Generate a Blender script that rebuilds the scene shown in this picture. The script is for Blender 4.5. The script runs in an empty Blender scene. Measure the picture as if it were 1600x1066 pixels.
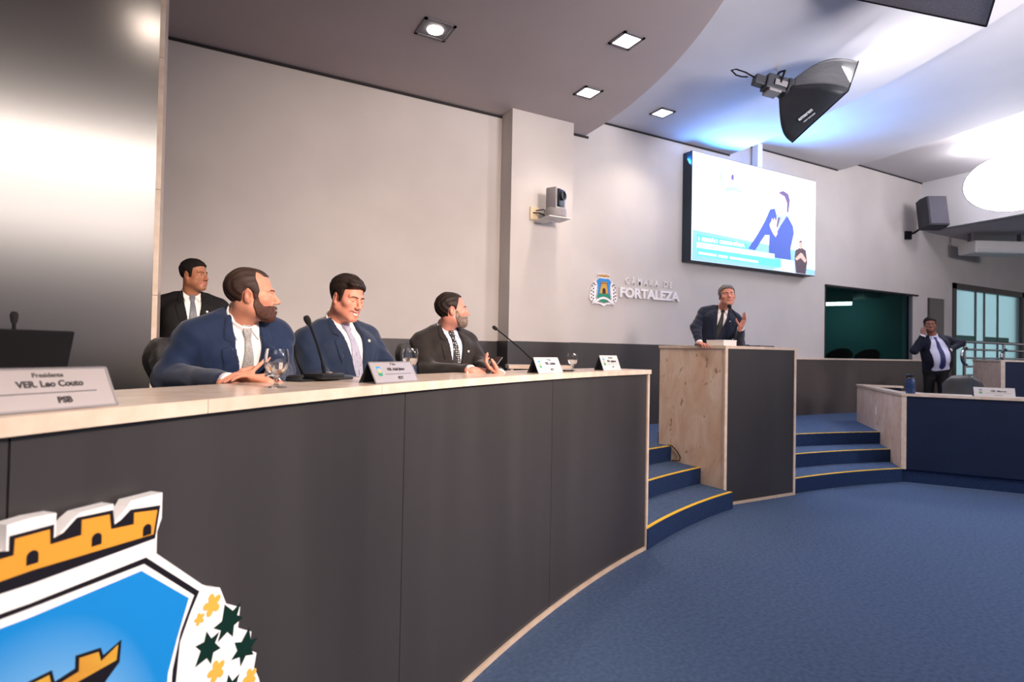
import bpy, bmesh, math, random
import numpy as np
from mathutils import Vector, Matrix
from mathutils.geometry import tessellate_polygon
random.seed(7)
SC = bpy.context.scene
COL = SC.collection
pi = math.pi
# ---------------------------------------------------------------- camera model
FPX = 894.8
YAW, PITCH, ROLL = math.radians(61.494), .016858, .018941
CAMP = np.array([0., 0., 1.6])
def _rot():
    f = np.array([math.cos(YAW)*math.cos(PITCH), math.sin(YAW)*math.cos(PITCH), math.sin(PITCH)])
    r = np.array([math.sin(YAW), -math.cos(YAW), 0.]); u = np.cross(r, f)
    return r*math.cos(ROLL)+u*math.sin(ROLL), u*math.cos(ROLL)-r*math.sin(ROLL), f
CR, CU, CF = _rot()
def ray(x, y): return CF+CR*(x-800)/FPX-CU*(y-533)/FPX
def at(x, y, d): return CAMP+ray(x, y)*d                 # point at a depth along the view
def atz(x, y, z):
    r = ray(x, y); return CAMP+r*(z-CAMP[2])/r[2]
def aty(x, y, Y):
    r = ray(x, y); return CAMP+r*(Y/r[1])
HR = np.array([math.sin(YAW), -math.cos(YAW), 0.])        # level axes of the view, to aim people by
HF = np.array([math.cos(YAW), math.sin(YAW), 0.])
# ---------------------------------------------------------------- materials
def lin(c):
    if isinstance(c, str): c = tuple(int(c[i:i+2], 16) for i in (0, 2, 4))
    return tuple((v/255/12.92 if v/255 <= .04045 else ((v/255+.055)/1.055)**2.4) for v in c)+(1,)
MATS = {}
def mat(name, col, rough=.5, metal=0., col2=None, scale=6., stretch=(1, 1, 1), detail=4., bump=0., bscale=None, emit=0., spec=.5,
        trans=0., ior=1.45, lo=.35, hi=.65, coat=0., aniso=0., rvar=0., sheen=0.):
    m = bpy.data.materials.new(name); m.use_nodes = True
    nt = m.node_tree; b = nt.nodes['Principled BSDF']
    b.inputs['Base Color'].default_value = lin(col); b.inputs['Roughness'].default_value = rough
    b.inputs['Metallic'].default_value = metal; b.inputs['Specular IOR Level'].default_value = spec
    b.inputs['Transmission Weight'].default_value = trans; b.inputs['IOR'].default_value = ior
    b.inputs['Coat Weight'].default_value = coat; b.inputs['Anisotropic'].default_value = aniso
    b.inputs['Sheen Weight'].default_value = sheen
    if emit:
        b.inputs['Emission Color'].default_value = lin(col); b.inputs['Emission Strength'].default_value = emit
    if col2 or bump or rvar:
        tc = nt.nodes.new('ShaderNodeTexCoord'); mp = nt.nodes.new('ShaderNodeMapping')
        mp.inputs['Scale'].default_value = stretch
        nt.links.new(tc.outputs['Object'], mp.inputs['Vector'])
        nz = nt.nodes.new('ShaderNodeTexNoise'); nz.inputs['Scale'].default_value = scale; nz.inputs['Detail'].default_value = detail
        nt.links.new(mp.outputs['Vector'], nz.inputs['Vector'])
        if col2:
            rp = nt.nodes.new('ShaderNodeValToRGB')
            rp.color_ramp.elements[0].position = lo; rp.color_ramp.elements[1].position = hi
            rp.color_ramp.elements[0].color = lin(col); rp.color_ramp.elements[1].color = lin(col2)
            nt.links.new(nz.outputs['Fac'], rp.inputs['Fac']); nt.links.new(rp.outputs['Color'], b.inputs['Base Color'])
        if rvar:
            mr = nt.nodes.new('ShaderNodeMapRange'); mr.inputs['To Min'].default_value = rough-rvar; mr.inputs['To Max'].default_value = rough+rvar
            nt.links.new(nz.outputs['Fac'], mr.inputs['Value']); nt.links.new(mr.outputs['Result'], b.inputs['Roughness'])
        if bump:
            bp = nt.nodes.new('ShaderNodeBump'); bp.inputs['Strength'].default_value = bump; bp.inputs['Distance'].default_value = .01
            n2 = nz
            if bscale:
                n2 = nt.nodes.new('ShaderNodeTexNoise'); n2.inputs['Scale'].default_value = bscale; n2.inputs['Detail'].default_value = 3
                nt.links.new(mp.outputs['Vector'], n2.inputs['Vector'])
            nt.links.new(n2.outputs['Fac'], bp.inputs['Height']); nt.links.new(bp.outputs['Normal'], b.inputs['Normal'])
    MATS[name] = m
    return m
# ---------------------------------------------------------------- objects
def tag(o, label=None, cat=None, group=None, kind=None):
    if label: o['label'] = label
    if cat: o['category'] = cat
    if group: o['group'] = group
    if kind: o['kind'] = kind
    return o
def thing(name, label, cat, loc=(0, 0, 0), rz=0., group=None):
    o = bpy.data.objects.new(name, None); COL.objects.link(o); o.empty_display_size = .05
    o.location = tuple(float(v) for v in loc); o.rotation_euler = (0, 0, rz)
    return tag(o, label, cat, group)
def wmat(o):
    M = Matrix.LocRotScale(o.location, o.rotation_euler, None)
    return wmat(o.parent) @ o.matrix_parent_inverse @ M if o.parent else M
def link(name, me, mats, parent=None, smooth=False, world=False):
    for m in (mats if isinstance(mats, (list, tuple)) else [mats]): me.materials.append(m)
    o = bpy.data.objects.new(name, me); COL.objects.link(o)
    if smooth: me.polygons.foreach_set('use_smooth', [True]*len(me.polygons))
    if parent is not None:
        o.parent = parent
        if world:                         # vertices already stand in world space
            o.matrix_parent_inverse = wmat(parent).inverted()
    return o
class MB:
    """collects shapes and links them as ONE mesh object"""
    def __init__(s): s.bm = bmesh.new()
    def box(s, x0, x1, y0, y1, z0, z1, bev=0., M=None, seg=2):
        t = bmesh.new(); bmesh.ops.create_cube(t, size=1)
        for v in t.verts: v.co = Vector(((x0+x1)/2+v.co.x*(x1-x0), (y0+y1)/2+v.co.y*(y1-y0), (z0+z1)/2+v.co.z*(z1-z0)))
        if bev: bmesh.ops.bevel(t, geom=list(t.edges), offset=bev, segments=seg, affect='EDGES', profile=.6)
        return s._add(t, M)
    def _add(s, t, M=None):
        if M is not None: bmesh.ops.transform(t, matrix=M, verts=t.verts)
        me = bpy.data.meshes.new('t'); t.to_mesh(me); t.free(); s.bm.from_mesh(me); bpy.data.meshes.remove(me); return s
    def prism(s, pts, d0, d1, f=None, bev=0.):
        """polygon (u,v) extruded from d0 to d1; f(u,v,d)->xyz"""
        f = f or (lambda u, v, d: (u, v, d)); n = len(pts)
        A = sum(pts[i][0]*pts[(i+1) % n][1]-pts[(i+1) % n][0]*pts[i][1] for i in range(n))
        if A < 0: pts = pts[::-1]
        t = bmesh.new()
        a = [t.verts.new(f(u, v, d0)) for u, v in pts]; b = [t.verts.new(f(u, v, d1)) for u, v in pts]
        tri = tessellate_polygon([[Vector((u, v, 0)) for u, v in pts]])
        for q in tri:
            try: t.faces.new([a[i] for i in q]); t.faces.new([b[i] for i in q])
            except ValueError: pass
        for i in range(n): t.faces.new((a[i], a[(i+1) % n], b[(i+1) % n], b[i]))
        bmesh.ops.recalc_face_normals(t, faces=t.faces)
        return s._add(t)
    def arc(s, c, r0, r1, a0, a1, z0, z1, n=24):
        """ring sector, angles in degrees"""
        t = bmesh.new(); rows = []
        for i in range(n+1):
            a = math.radians(a0+(a1-a0)*i/n); cx, sx = math.cos(a), math.sin(a)
            rows.append([t.verts.new((c[0]+r*cx, c[1]+r*sx, z)) for r, z in ((r0, z0), (r1, z0), (r1, z1), (r0, z1))])
        for i in range(n):
            for k in range(4): t.faces.new((rows[i][k], rows[i][(k+1) % 4], rows[i+1][(k+1) % 4], rows[i+1][k]))
        t.faces.new(rows[0]); t.faces.new(rows[-1][::-1])
        bmesh.ops.recalc_face_normals(t, faces=t.faces)
        return s._add(t)
    def tube(s, pts, r, n=10, cap=True):
        pts = [Vector([float(q) for q in p]) for p in pts]; rs = r if isinstance(r, (list, tuple)) else [r]*len(pts)
        t = bmesh.new(); rings = []; up = None
        for i, p in enumerate(pts):
            d = ((pts[i+1] if i+1 < len(pts) else p)-(pts[i-1] if i else p)).normalized()
            if up is None: up = Vector((0, 0, 1)) if abs(d.z) < .9 else Vector((1, 0, 0))
            x = d.cross(up).normalized(); y = x.cross(d).normalized(); up = y
            rings.append([t.verts.new(p+(x*math.cos(2*pi*k/n)+y*math.sin(2*pi*k/n))*rs[i]) for k in range(n)])
        for a, b in zip(rings, rings[1:]):
            for k in range(n): t.faces.new((a[k], a[(k+1) % n], b[(k+1) % n], b[k]))
        if cap: t.faces.new(rings[0][::-1]); t.faces.new(rings[-1])
        bmesh.ops.recalc_face_normals(t, faces=t.faces)
        return s._add(t)
    def lathe(s, prof, n=24, M=None, closed=False):
        """profile of (r, z) about z"""
        t = bmesh.new(); rings = []
        for r, z in prof:
            rings.append([t.verts.new((r*math.cos(2*pi*k/n), r*math.sin(2*pi*k/n), z)) for k in range(n)] if r > 1e-6 else [t.verts.new((0, 0, z))])
        pr = list(zip(rings, rings[1:]))
        if closed: pr.append((rings[-1], rings[0]))
        for a, b in pr:
            for k in range(n):
                k2 = (k+1) % n
                if len(a) == 1 and len(b) == 1: continue
                if len(a) == 1: t.faces.new((a[0], b[k], b[k2]))
                elif len(b) == 1: t.faces.new((a[k], a[k2], b[0]))
                else: t.faces.new((a[k], a[k2], b[k2], b[k]))
        bmesh.ops.recalc_face_normals(t, faces=t.faces)
        return s._add(t, M)
    def quad(s, *pts):
        s.bm.faces.new([s.bm.verts.new([float(q) for q in p]) for p in pts]); return s
    def build(s, name, m, parent=None, smooth=False, world=False):
        me = bpy.data.meshes.new(name); s.bm.to_mesh(me); s.bm.free()
        o = link(name, me, m, parent, smooth, world)
        if smooth and hasattr(me, 'set_sharp_from_angle'): me.set_sharp_from_angle(angle=math.radians(38))
        return o
def struct(name, mb, m, smooth=False): return tag(mb.build(name, m, None, smooth), kind='structure')
def text_mesh(name, s, size, m, depth=.002, bold=0., parent=None, M=None, align='CENTER', space=1., shear=0.):
    cu = bpy.data.curves.new(name, 'FONT'); cu.body = s; cu.size = size; cu.extrude = depth; cu.offset = bold
    cu.align_x = align; cu.align_y = 'CENTER'; cu.space_character = space; cu.shear = shear; cu.resolution_u = 3
    o = bpy.data.objects.new(name, cu); COL.objects.link(o)
    dg = bpy.context.evaluated_depsgraph_get(); dg.update()
    me = bpy.data.meshes.new_from_object(o.evaluated_get(dg)); me.name = name
    bpy.data.objects.remove(o); bpy.data.curves.remove(cu)
    if M is not None: me.transform(M)
    me.materials.clear()
    return link(name, me, m, parent)
def frame(o, x, y, z):
    """4x4 whose columns are the axes x, y, z and the origin o"""
    M = Matrix.Identity(4)
    for i in range(3):
        M[i][0] = float(x[i]); M[i][1] = float(y[i]); M[i][2] = float(z[i]); M[i][3] = float(o[i])
    return M
def copy_tree(o, parent=None):
    c = o.copy(); COL.objects.link(c)
    if parent is not None: c.parent = parent
    for ch in list(o.children): copy_tree(ch, c)
    return c
# ---------------------------------------------------------------- materials of the place
M = MATS
mat('wall', 'c9c2be', .75, col2='c3bcb8', scale=1.5, bump=.06, bscale=60)
mat('dark_ceiling', 'bdb0ae', .8, col2='b8abaa', scale=1.2)
mat('light_ceiling', 'c8c4c6', .8, col2='c2bec0', scale=1.2)
mat('white_paint', 'e3e1e3', .7)
mat('laminate', '343132', .38, col2='3b3839', scale=3, stretch=(1, 1, .12), spec=.55, rvar=.05)
mat('laminate_brown', '4d4441', .38, col2='554b47', scale=3, stretch=(1, 1, .12))
mat('groove', '2a2627', .8)
mat('marble', 'd3bda8', .3, col2='c4a890', scale=9, detail=8, lo=.3, hi=.7, spec=.5)
mat('marble_top', 'e6d2c0', .22, col2='d6bda8', scale=11, detail=8, lo=.35, hi=.7, spec=.6)
mat('carpet', '566886', .95, col2='495a76', scale=38, detail=8, lo=.35, hi=.68, bump=.6, bscale=220, spec=.08)
mat('carpet_dark', '2a3c60', .95, col2='243453', scale=55, detail=6, bump=.5, bscale=260, spec=.1)  # the same carpet, darkened: the shade of the risers put into the colour
mat('yellow', 'f2c02c', .6)
mat('blue_laminate', '13213f', .42, col2='111c37', scale=3)
mat('black', '121114', .8, spec=.2); mat('black_plastic', '1b1c1f', .38); mat('dark_grey', '3a3b42', .55); mat('grey_plastic', '8b8688', .4)
mat('mid_grey', '6d6a70', .6); mat('chrome', 'd4d4d6', .18, 1.); mat('white_plastic', 'e8e5e1', .45)
mat('black_leather', '25221f', .42, col2='1e1b19', scale=25, bump=.25, bscale=90)
mat('frame_brown', '4a4243', .5)
def steel():
    m = mat('steel', 'd6cec8', .27, 1., aniso=.0)
    nt = m.node_tree; b = nt.nodes['Principled BSDF']
    tc = nt.nodes.new('ShaderNodeTexCoord'); mp = nt.nodes.new('ShaderNodeMapping'); mp.inputs['Scale'].default_value = (1.2, 1, 260)
    nz = nt.nodes.new('ShaderNodeTexNoise'); nz.inputs['Scale'].default_value = 3; nz.inputs['Detail'].default_value = 5
    nt.links.new(tc.outputs['Object'], mp.inputs['Vector']); nt.links.new(mp.outputs['Vector'], nz.inputs['Vector'])
    bp = nt.nodes.new('ShaderNodeBump'); bp.inputs['Strength'].default_value = .04; bp.inputs['Distance'].default_value = .0006
    nt.links.new(nz.outputs['Fac'], bp.inputs['Height']); nt.links.new(bp.outputs['Normal'], b.inputs['Normal'])
    b.inputs['Roughness'].default_value = .2
steel()
def travertine():
    m = mat('travertine', 'b59a84', .5)
    nt = m.node_tree; b = nt.nodes['Principled BSDF']; N = nt.nodes.new; Lk = nt.links.new
    tc = N('ShaderNodeTexCoord'); mp = N('ShaderNodeMapping'); mp.inputs['Scale'].default_value = (1, 1, .55); Lk(tc.outputs['Object'], mp.inputs['Vector'])
    n1 = N('ShaderNodeTexNoise'); n1.inputs['Scale'].default_value = 4.5; n1.inputs['Detail'].default_value = 9; n1.inputs['Roughness'].default_value = .62; n1.inputs['Distortion'].default_value = .8
    Lk(mp.outputs['Vector'], n1.inputs['Vector'])
    r1 = N('ShaderNodeValToRGB'); e = r1.color_ramp.elements
    e[0].position = .3; e[0].color = lin('dcb395'); e[1].position = .7; e[1].color = lin('f0dccb'); k = e.new(.5); k.color = lin('e6c8b0')
    Lk(n1.outputs['Fac'], r1.inputs['Fac'])
    n2 = N('ShaderNodeTexNoise'); n2.inputs['Scale'].default_value = 16; n2.inputs['Detail'].default_value = 3; Lk(mp.outputs['Vector'], n2.inputs['Vector'])
    r2 = N('ShaderNodeValToRGB'); e = r2.color_ramp.elements; e[0].position = .29; e[0].color = (1, 1, 1, 1); e[1].position = .34; e[1].color = (0, 0, 0, 1); Lk(n2.outputs['Fac'], r2.inputs['Fac'])
    mx = N('ShaderNodeMix'); mx.data_type = 'RGBA'; Lk(r2.outputs['Color'], mx.inputs[0]); Lk(r1.outputs['Color'], mx.inputs[6]); mx.inputs[7].default_value = lin('a98765')
    Lk(mx.outputs[2], b.inputs['Base Color'])
travertine()
# ---------------------------------------------------------------- plan
WY = 6.75                                    # back wall
CB, RB = (7.018, -6.241), 10.543             # curved dais desk
CS = (6.35, -2.80); R1, R2, R3 = 7.10, 7.53, 7.98   # steps
H1, H2, H3 = .17, .34, .51
CC = (-2.9, 7.0); Q1, Q2, Q3, Q4 = 7.70, 10.70, 13.77, 16.76   # ceiling tiers
def bc(deg, r): return (CB[0]+r*math.cos(math.radians(deg)), CB[1]+r*math.sin(math.radians(deg)))
def desk(px, dr):                            # the point of the desk circle (radius RB+dr) seen in column px
    d = ray(px, 540); d = d[:2]/np.linalg.norm(d[:2]); o = -np.array(CB); r = RB+dr
    b = o@d; t = -b+math.sqrt(b*b-o@o+r*r); p = d*t
    a = math.atan2(p[1]-CB[1], p[0]-CB[0]); return p[0], p[1], a      # a: angle of the outward radius
AEND = 111.1
# ---------------------------------------------------------------- shell
struct('floor', MB().box(-7, 30, -12, 7.2, -.1, 0), M['carpet'])
w = MB()
w.box(-7, 10.44, WY, WY+.2, 0, 6); w.box(10.44, 13.5, WY, WY+.2, 0, 1.57); w.box(10.44, 13.5, WY, WY+.2, 2.95, 6)
w.box(13.5, 15.19, WY, WY+.2, 0, 6); w.box(15.19, 18.85, WY, WY+.2, 3.36, 6); w.box(15.19, 18.85, WY, WY+.2, 0, 1.05); w.box(18.85, 28, WY, WY+.2, 0, 6)
struct('wall_back', w, M['wall'])
struct('wall_front', MB().box(-7, 30, -11.4, -11.2, 0, 3.3), M['white_paint'])  # unseen hall wall, its height set for what the steel panel reflects
struct('wall_column', MB().box(3.45, 4.40, 6.45, WY, 0, 4.73), M['wall'])
w = MB().box(-6, 3.45, WY-.02, WY, .5, 1.72); w.box(4.40, 8., WY-.02, WY, .5, 1.735); w.box(3.43, 4.42, 6.43, WY, .5, 1.725)
struct('trim_1', w, M['laminate'])
struct('trim_2', MB().box(8., 15.15, WY-.02, WY, .5, 1.54), M['laminate_brown'])
struct('trim_3', MB().box(8., 15.15, WY-.035, WY, 1.54, 1.565), M['marble_top'])
w = MB().box(-6, 3.45, WY-.012, WY, 4.69, 4.722).box(4.40, 4.86, WY-.012, WY, 4.69, 4.722).box(4.8, 7.79, WY-.012, WY, 4.965, 4.992).box(7.7, 10.8, WY-.012, WY, 5.215, 5.242).box(10.7, 13.9, WY-.012, WY, 5.435, 5.462)
struct('trim_4', w, M['groove'])  # dark strips paint in the shadow gap where wall meets ceiling
struct('wall_left', MB().box(-7, -6.8, -12, 7, 0, 6), M['wall'])
# tiers of the ceiling
struct('ceiling', MB().arc(CC, .01, Q1, -125, 3, 4.72, 5.05, 64), M['dark_ceiling'])
struct('ceiling_middle', MB().arc(CC, Q1-.15, Q2, -125, 3, 4.99, 5.30, 64), M['light_ceiling'])
struct('ceiling_outer', MB().arc(CC, Q2-.15, Q3, -125, 3, 5.24, 5.52, 64), M['light_ceiling'])
struct('ceiling_far', MB().arc(CC, Q3-.15, Q4+.2, -125, 3, 5.46, 5.7, 64), M['light_ceiling'])
struct('wall_fascia', MB().arc(CC, Q4, Q4+.2, -125, 3, 4.40, 5.50, 64), M['white_paint'])
struct('ceiling_low', MB().arc(CC, Q4+.15, Q4+13, -125, 3, 4.40, 4.60, 64), M['light_ceiling'])
# stage floor
def arcpts(c, r, p0, p1, n=20):
    a0 = math.atan2(p0[1]-c[1], p0[0]-c[0]); a1 = math.atan2(p1[1]-c[1], p1[0]-c[0])
    return [(c[0]+r*math.cos(a0+(a1-a0)*i/n), c[1]+r*math.sin(a0+(a1-a0)*i/n)) for i in range(n+1)]
BE = bc(AEND, RB); BN = np.array([math.cos(math.radians(AEND)), math.sin(math.radians(AEND))])   # desk end line
KB = np.array([8.0, 4.11]); E1 = np.array([.56, -.83]); E1 /= np.linalg.norm(E1); E2 = np.array([.743, .669])
def hit(r, o, d):                            # line o+t d with the step circle r
    o = np.array(o)-CS; b = o@d; t = -b+math.sqrt(b*b-o@o+r*r)
    return tuple(np.array(CS)+o+t*d)
def yat(r, x): return CS[1]+math.sqrt(r*r-(x-CS[0])**2)
L1, L2, L3 = [hit(r, BE, BN) for r in (R1, R2, R3)]
G1, G2, G3 = [hit(r, KB-E2*.2, E2) for r in (R1, R2, R3)]
PX0, PX1, PY0, PY1, PZ = 4.898, 6.056, 4.262, 5.25, 1.665
st = arcpts(CS, R3, L3, G3, 40)+[(11.2, 6.98), (30, 6.98), (30, 7.1), (-6, 7.1), (-6, 1)]+[bc(a, RB+.42) for a in range(150, 111, -3)]+[bc(AEND, RB+.42)]
struct('floor_stage', MB().prism(st, 0, H3), M['carpet'])
seat = [bc(a, RB+.47) for a in range(114, 152, 2)]+[bc(a, RB+2.3) for a in range(150, 112, -2)]
struct('floor_seating', MB().prism(seat, H3-.01, .68), M['carpet'])
struct('floor_landing', MB().prism([(14.95, 5.7), (24, 5.2), (24, 6.74), (14.95, 6.74)], H3-.01, 1.05), M['carpet_dark'])
def stairs(label, ends):
    t = thing('staircase', label, 'stairs', (ends[0][0][0], ends[0][0][1], 0))
    for i, (p0, p1, r, rn, z0, z1) in enumerate(ends):
        a = arcpts(CS, r, p0, p1)
        if rn:
            b = arcpts(CS, rn+.02, p0, p1); q0, q1 = ends[i+1][0], ends[i+1][1]
            b = arcpts(CS, rn+.03, q0, q1)
            MB().prism(a+b[::-1], z0, z1).build('step', M['carpet_dark_top'], t, world=True)
        MB().prism([(p[0], p[1]) for p in a]+[(CS[0]+(p[0]-CS[0])*(1+.032/r), CS[1]+(p[1]-CS[1])*(1+.032/r)) for p in a[::-1]], z1-.002, z1+.004).build('nosing_strip', M['yellow'], t, world=True)
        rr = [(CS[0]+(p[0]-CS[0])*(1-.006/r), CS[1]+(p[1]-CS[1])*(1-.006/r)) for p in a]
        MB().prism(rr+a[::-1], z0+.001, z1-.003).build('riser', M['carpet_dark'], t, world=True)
M['carpet_dark_top'] = M['carpet']
px0, px1 = PX0, PX1
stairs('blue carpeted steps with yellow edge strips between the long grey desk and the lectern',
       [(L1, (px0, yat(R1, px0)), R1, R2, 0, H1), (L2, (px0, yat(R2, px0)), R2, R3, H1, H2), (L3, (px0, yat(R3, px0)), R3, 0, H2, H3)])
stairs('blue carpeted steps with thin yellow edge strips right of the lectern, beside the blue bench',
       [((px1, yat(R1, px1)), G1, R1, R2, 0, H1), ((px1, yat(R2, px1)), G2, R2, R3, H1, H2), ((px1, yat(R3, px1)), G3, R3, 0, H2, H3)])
# ---------------------------------------------------------------- steel wall panel
PNY = 4.45
pl = aty(236, 530, PNY)[0]; pr = aty(244.5, 530, PNY)[0]
t = thing('metal_wall_panel', 'tall brushed stainless steel wall panel with beige marble edge at far left', 'wall panel', (-2, PNY, .5))
MB().box(-5, pl, PNY, PNY+.04, .5, 4.72).build('steel_sheet', M['steel'], t, world=True)
mb = MB()
for z0, z1 in ((.5, 1.92), (1.923, 2.62), (2.623, 3.5), (3.503, 4.72)): mb.box(pl, pr, PNY-.012, PNY+.30, z0, z1)
mb.build('marble_edge', M['marble_top'], t, world=True)
MB().box(-5, pl, PNY+.04, PNY+.30, .5, 4.72).build('backing', M['white_paint'], t, world=True)
# ---------------------------------------------------------------- curved dais desk
t = thing('dais_desk', 'long curved dark grey dais desk with pale marble top, coat of arms on its front', 'desk', (BE[0], BE[1], 0))
DT = 1.465
def dega(px): return math.degrees(desk(px, 0)[2])
sm = [dega(865), dega(635), dega(20)]
edges = [AEND]+sm+[152]
mb = MB()
for a0, a1 in zip(edges, edges[1:]): mb.arc(CB, RB, RB+.03, a0+.012, a1-.012, .028, 1.43, 26)
mb.arc(CB, RB+.012, RB+.028, AEND+.1, 152, .03, 1.43, 60)
mb.build('front_panel', M['laminate'], t, world=True)
mb = MB()
ct = [AEND-.12, dega(590), dega(316), 152]
for a0, a1 in zip(ct, ct[1:]): mb.arc(CB, RB-.025, RB+.42, a0+.006, a1-.006, 1.43, DT, 26)
mb.build('countertop', M['marble_top'], t, world=True)
MB().arc(CB, RB-.012, RB+.03, AEND, 152, 0, .03, 70).build('base_trim', M['marble'], t, world=True)
MB().arc(CB, RB-.012, RB+.03, AEND-.10, AEND+.055, 0, 1.43, 2).build('corner_trim', M['marble_top'], t, world=True)
MB().arc(CB, RB+.03, RB+.42, AEND-.08, AEND+.12, 0, 1.43, 2).build('end_panel', M['travertine'], t, world=True)
MB().arc(CB, RB+.40, RB+.42, AEND+.12, 152, H3, 1.08, 60).build('inner_panel', M['laminate'], t, world=True)
# low return beyond the desk's end
t = thing('side_counter', 'short marble topped counter behind the far end of the long curved desk', 'counter', (3.2, 5.1, H3))
a, b = atz(806, 570, 1.45), atz(872, 576, 1.44)
a = np.array([2.55, 4.75]); b = np.array([3.05, 4.55])
d = (b-a)/np.linalg.norm(b-a); n = np.array([-d[1], d[0]])
def sl(mb, p, d, n, l, wd, z0, z1):
    q = [p, p+d*l, p+d*l+n*wd, p+n*wd]; return mb.prism([tuple(v) for v in q], z0, z1)
sl(MB(), a, d, n, .62, .30, 1.43, 1.465).build('top', M['marble_top'], t, world=True)
sl(MB(), a+d*.02+n*.02, d, n, .03, .26, H3, 1.43).build('end_panel', M['marble'], t, world=True)
sl(MB(), a+d*.05+n*.04, d, n, .55, .02, H3, 1.43).build('front_panel', M['blue_laminate'], t, world=True)
# ---------------------------------------------------------------- lectern
t = thing('lectern', 'tall lectern with dark grey front and travertine side beside the steps', 'lectern', (PX0, PY0, 0))
MB().box(PX0+.03, PX1-.03, PY0, PY0+.03, .03, PZ).build('front_panel', M['laminate'], t, world=True)
def stairside(x0, x1):
    pts = [(PY0+.012, H1-.02), (yat(R2, x0), H1-.02), (yat(R2, x0), H2), (yat(R3, x0), H2), (yat(R3, x0), H3), (PY1, H3), (PY1, PZ), (PY0+.012, PZ)]
    return MB().prism(pts, x0, x1, lambda u, v, d: (d, u, v))
stairside(PX0, PX0+.03).build('side_panel', M['travertine'], t, world=True)
stairside(PX1-.03, PX1).build('side_panel', M['travertine'], t, world=True)
MB().box(PX0-.008, PX0+.03, PY0-.008, PY0+.012, H1-.02, PZ).build('corner_trim', M['marble_top'], t, world=True)
MB().box(PX1-.03, PX1+.008, PY0-.008, PY0+.012, 0, PZ).build('corner_trim', M['marble_top'], t, world=True)
MB().box(PX0, PX1, PY0-.01, PY0+.012, 0, .03).build('base_trim', M['marble'], t, world=True)
MB().box(PX0, PX0+.03, PY0+.002, PY0+.03, .0, H1-.02).build('base_corner', M['laminate'], t, world=True)
mb = MB().box(PX0-.012, PX1+.012, PY0-.012, PY0+.36, PZ, PZ+.032)
mb.box(PX0-.012, PX0+.035, PY0+.36, PY1+.01, PZ, PZ+.032).box(PX1-.035, PX1+.012, PY0+.36, PY1+.01, PZ, PZ+.032)
mb.build('top', M['marble_top'], t, world=True)
MB().box(PX0+.03, PX1-.03, PY0+.03, PY1+.05, .02, .64).build('footboard', M['carpet'], t, world=True)
# ---------------------------------------------------------------- blue bench and the bench behind it
def v2(p): return (float(p[0]), float(p[1]))
def bench(label, K, z0, zt, side, front, back):
    K = np.array(K[:2]); t = thing('councillor_bench', label, 'bench', (K[0], K[1], 0))
    n1 = E2
    MB().prism([v2(K+E1*.04), v2(K+E1*front), v2(K+E1*front+n1*.03), v2(K+E1*.04+n1*.03)], z0+.17, zt-.03).build('front_panel', M['blue_laminate'], t, world=True)
    MB().prism([v2(K+n1*.03), v2(K+E1*front+n1*.03), v2(K+E1*front+n1*.3), v2(K+n1*.3)], z0, z0+.17).build('plinth', M['carpet_dark'], t, world=True)
    MB().prism([v2(K+n1*.03), v2(K+n1*side), v2(K+n1*side+E1*.03), v2(K+n1*.03+E1*.03)], z0+.17, zt-.03).build('side_panel', M['travertine'], t, world=True)
    MB().prism([v2(K-n1*.012-E1*.01), v2(K-n1*.012+E1*.045), v2(K+n1*.03+E1*.045), v2(K+n1*.03-E1*.01)], z0+.17, zt-.03).build('corner_trim', M['marble_top'], t, world=True)
    a = K-n1*.02-E1*.015; q = K-n1*.02+E1*front
    MB().prism([v2(a), v2(q), v2(q+n1*.42), v2(K+E1*.35+n1*.42), v2(K+E1*.14+n1*.65), v2(K+E1*.12+n1*side), v2(K-E1*.015+n1*side)], zt-.03, zt).build('countertop', M['marble_top'], t, world=True)
    if back:
        p = K+n1*side
        MB().prism([v2(p+E1*.03), v2(p+E1*back), v2(p+E1*back-n1*.03), v2(p+E1*.03-n1*.03)], H3, zt-.035).build('back_panel', M['blue_laminate'], t, world=True)
        MB().prism([v2(p), v2(p+E1*back), v2(p+E1*back-n1*.16), v2(p-n1*.16)], zt-.03, zt+.002).build('back_top', M['marble_top'], t, world=True)
    return t
t = bench('low navy blue bench with pale marble top and stone side, right of the steps', KB, 0, 1.14, 2.5, 3.4, .62)
# floor behind the bench
struct('floor_bench', MB().prism([v2(KB+E1*.06+E2*.4), v2(KB+E1*3.4+E2*.4), (17, 2.5), (17, 6.74), (10.9, 6.74), v2(KB+E1*.02+E2*2.49), v2(KB+E1*.06+E2*2.45)], .0, H3-.005), M['carpet'])
K2 = at(1564.5, 600, 9.4)
bench('taller navy bench with marble edging at the far right, behind the lower blue bench', K2, .33, 1.60, 1.1, 2.6, 0)
# socket on the stone side
p = KB+E2*1.28-E1*.004
t = thing('wall_socket', 'small white socket plate on the stone side of the blue bench', 'socket', (p[0], p[1], .80), math.atan2(E2[1], E2[0]))
MB().box(-.04, .04, -.012, .002, -.06, .06, .006).build('plate', M['white_plastic'], t)
MB().box(-.018, .018, -.016, -.010, -.03, .03, .003).build('outlet', M['grey_plastic'], t)
# cable at the lectern
c0 = np.array([PX0-.012, yat(R3, PX0)-.03, H3+.008])
pts = [c0+np.array([-.01, .06, 0]), c0+np.array([-.005, 0, .004]), c0+np.array([-.004, -.09, -.05]), c0+np.array([-.004, -.14, -.11]), c0+np.array([-.005, -.12, -.155]), c0+np.array([-.02, -.03, -.162])]
tag(MB().tube(pts, .006, 6).build('cable', M['black'], None, True), 'thin black cable looping over the step edge beside the lectern', 'cable')
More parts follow.
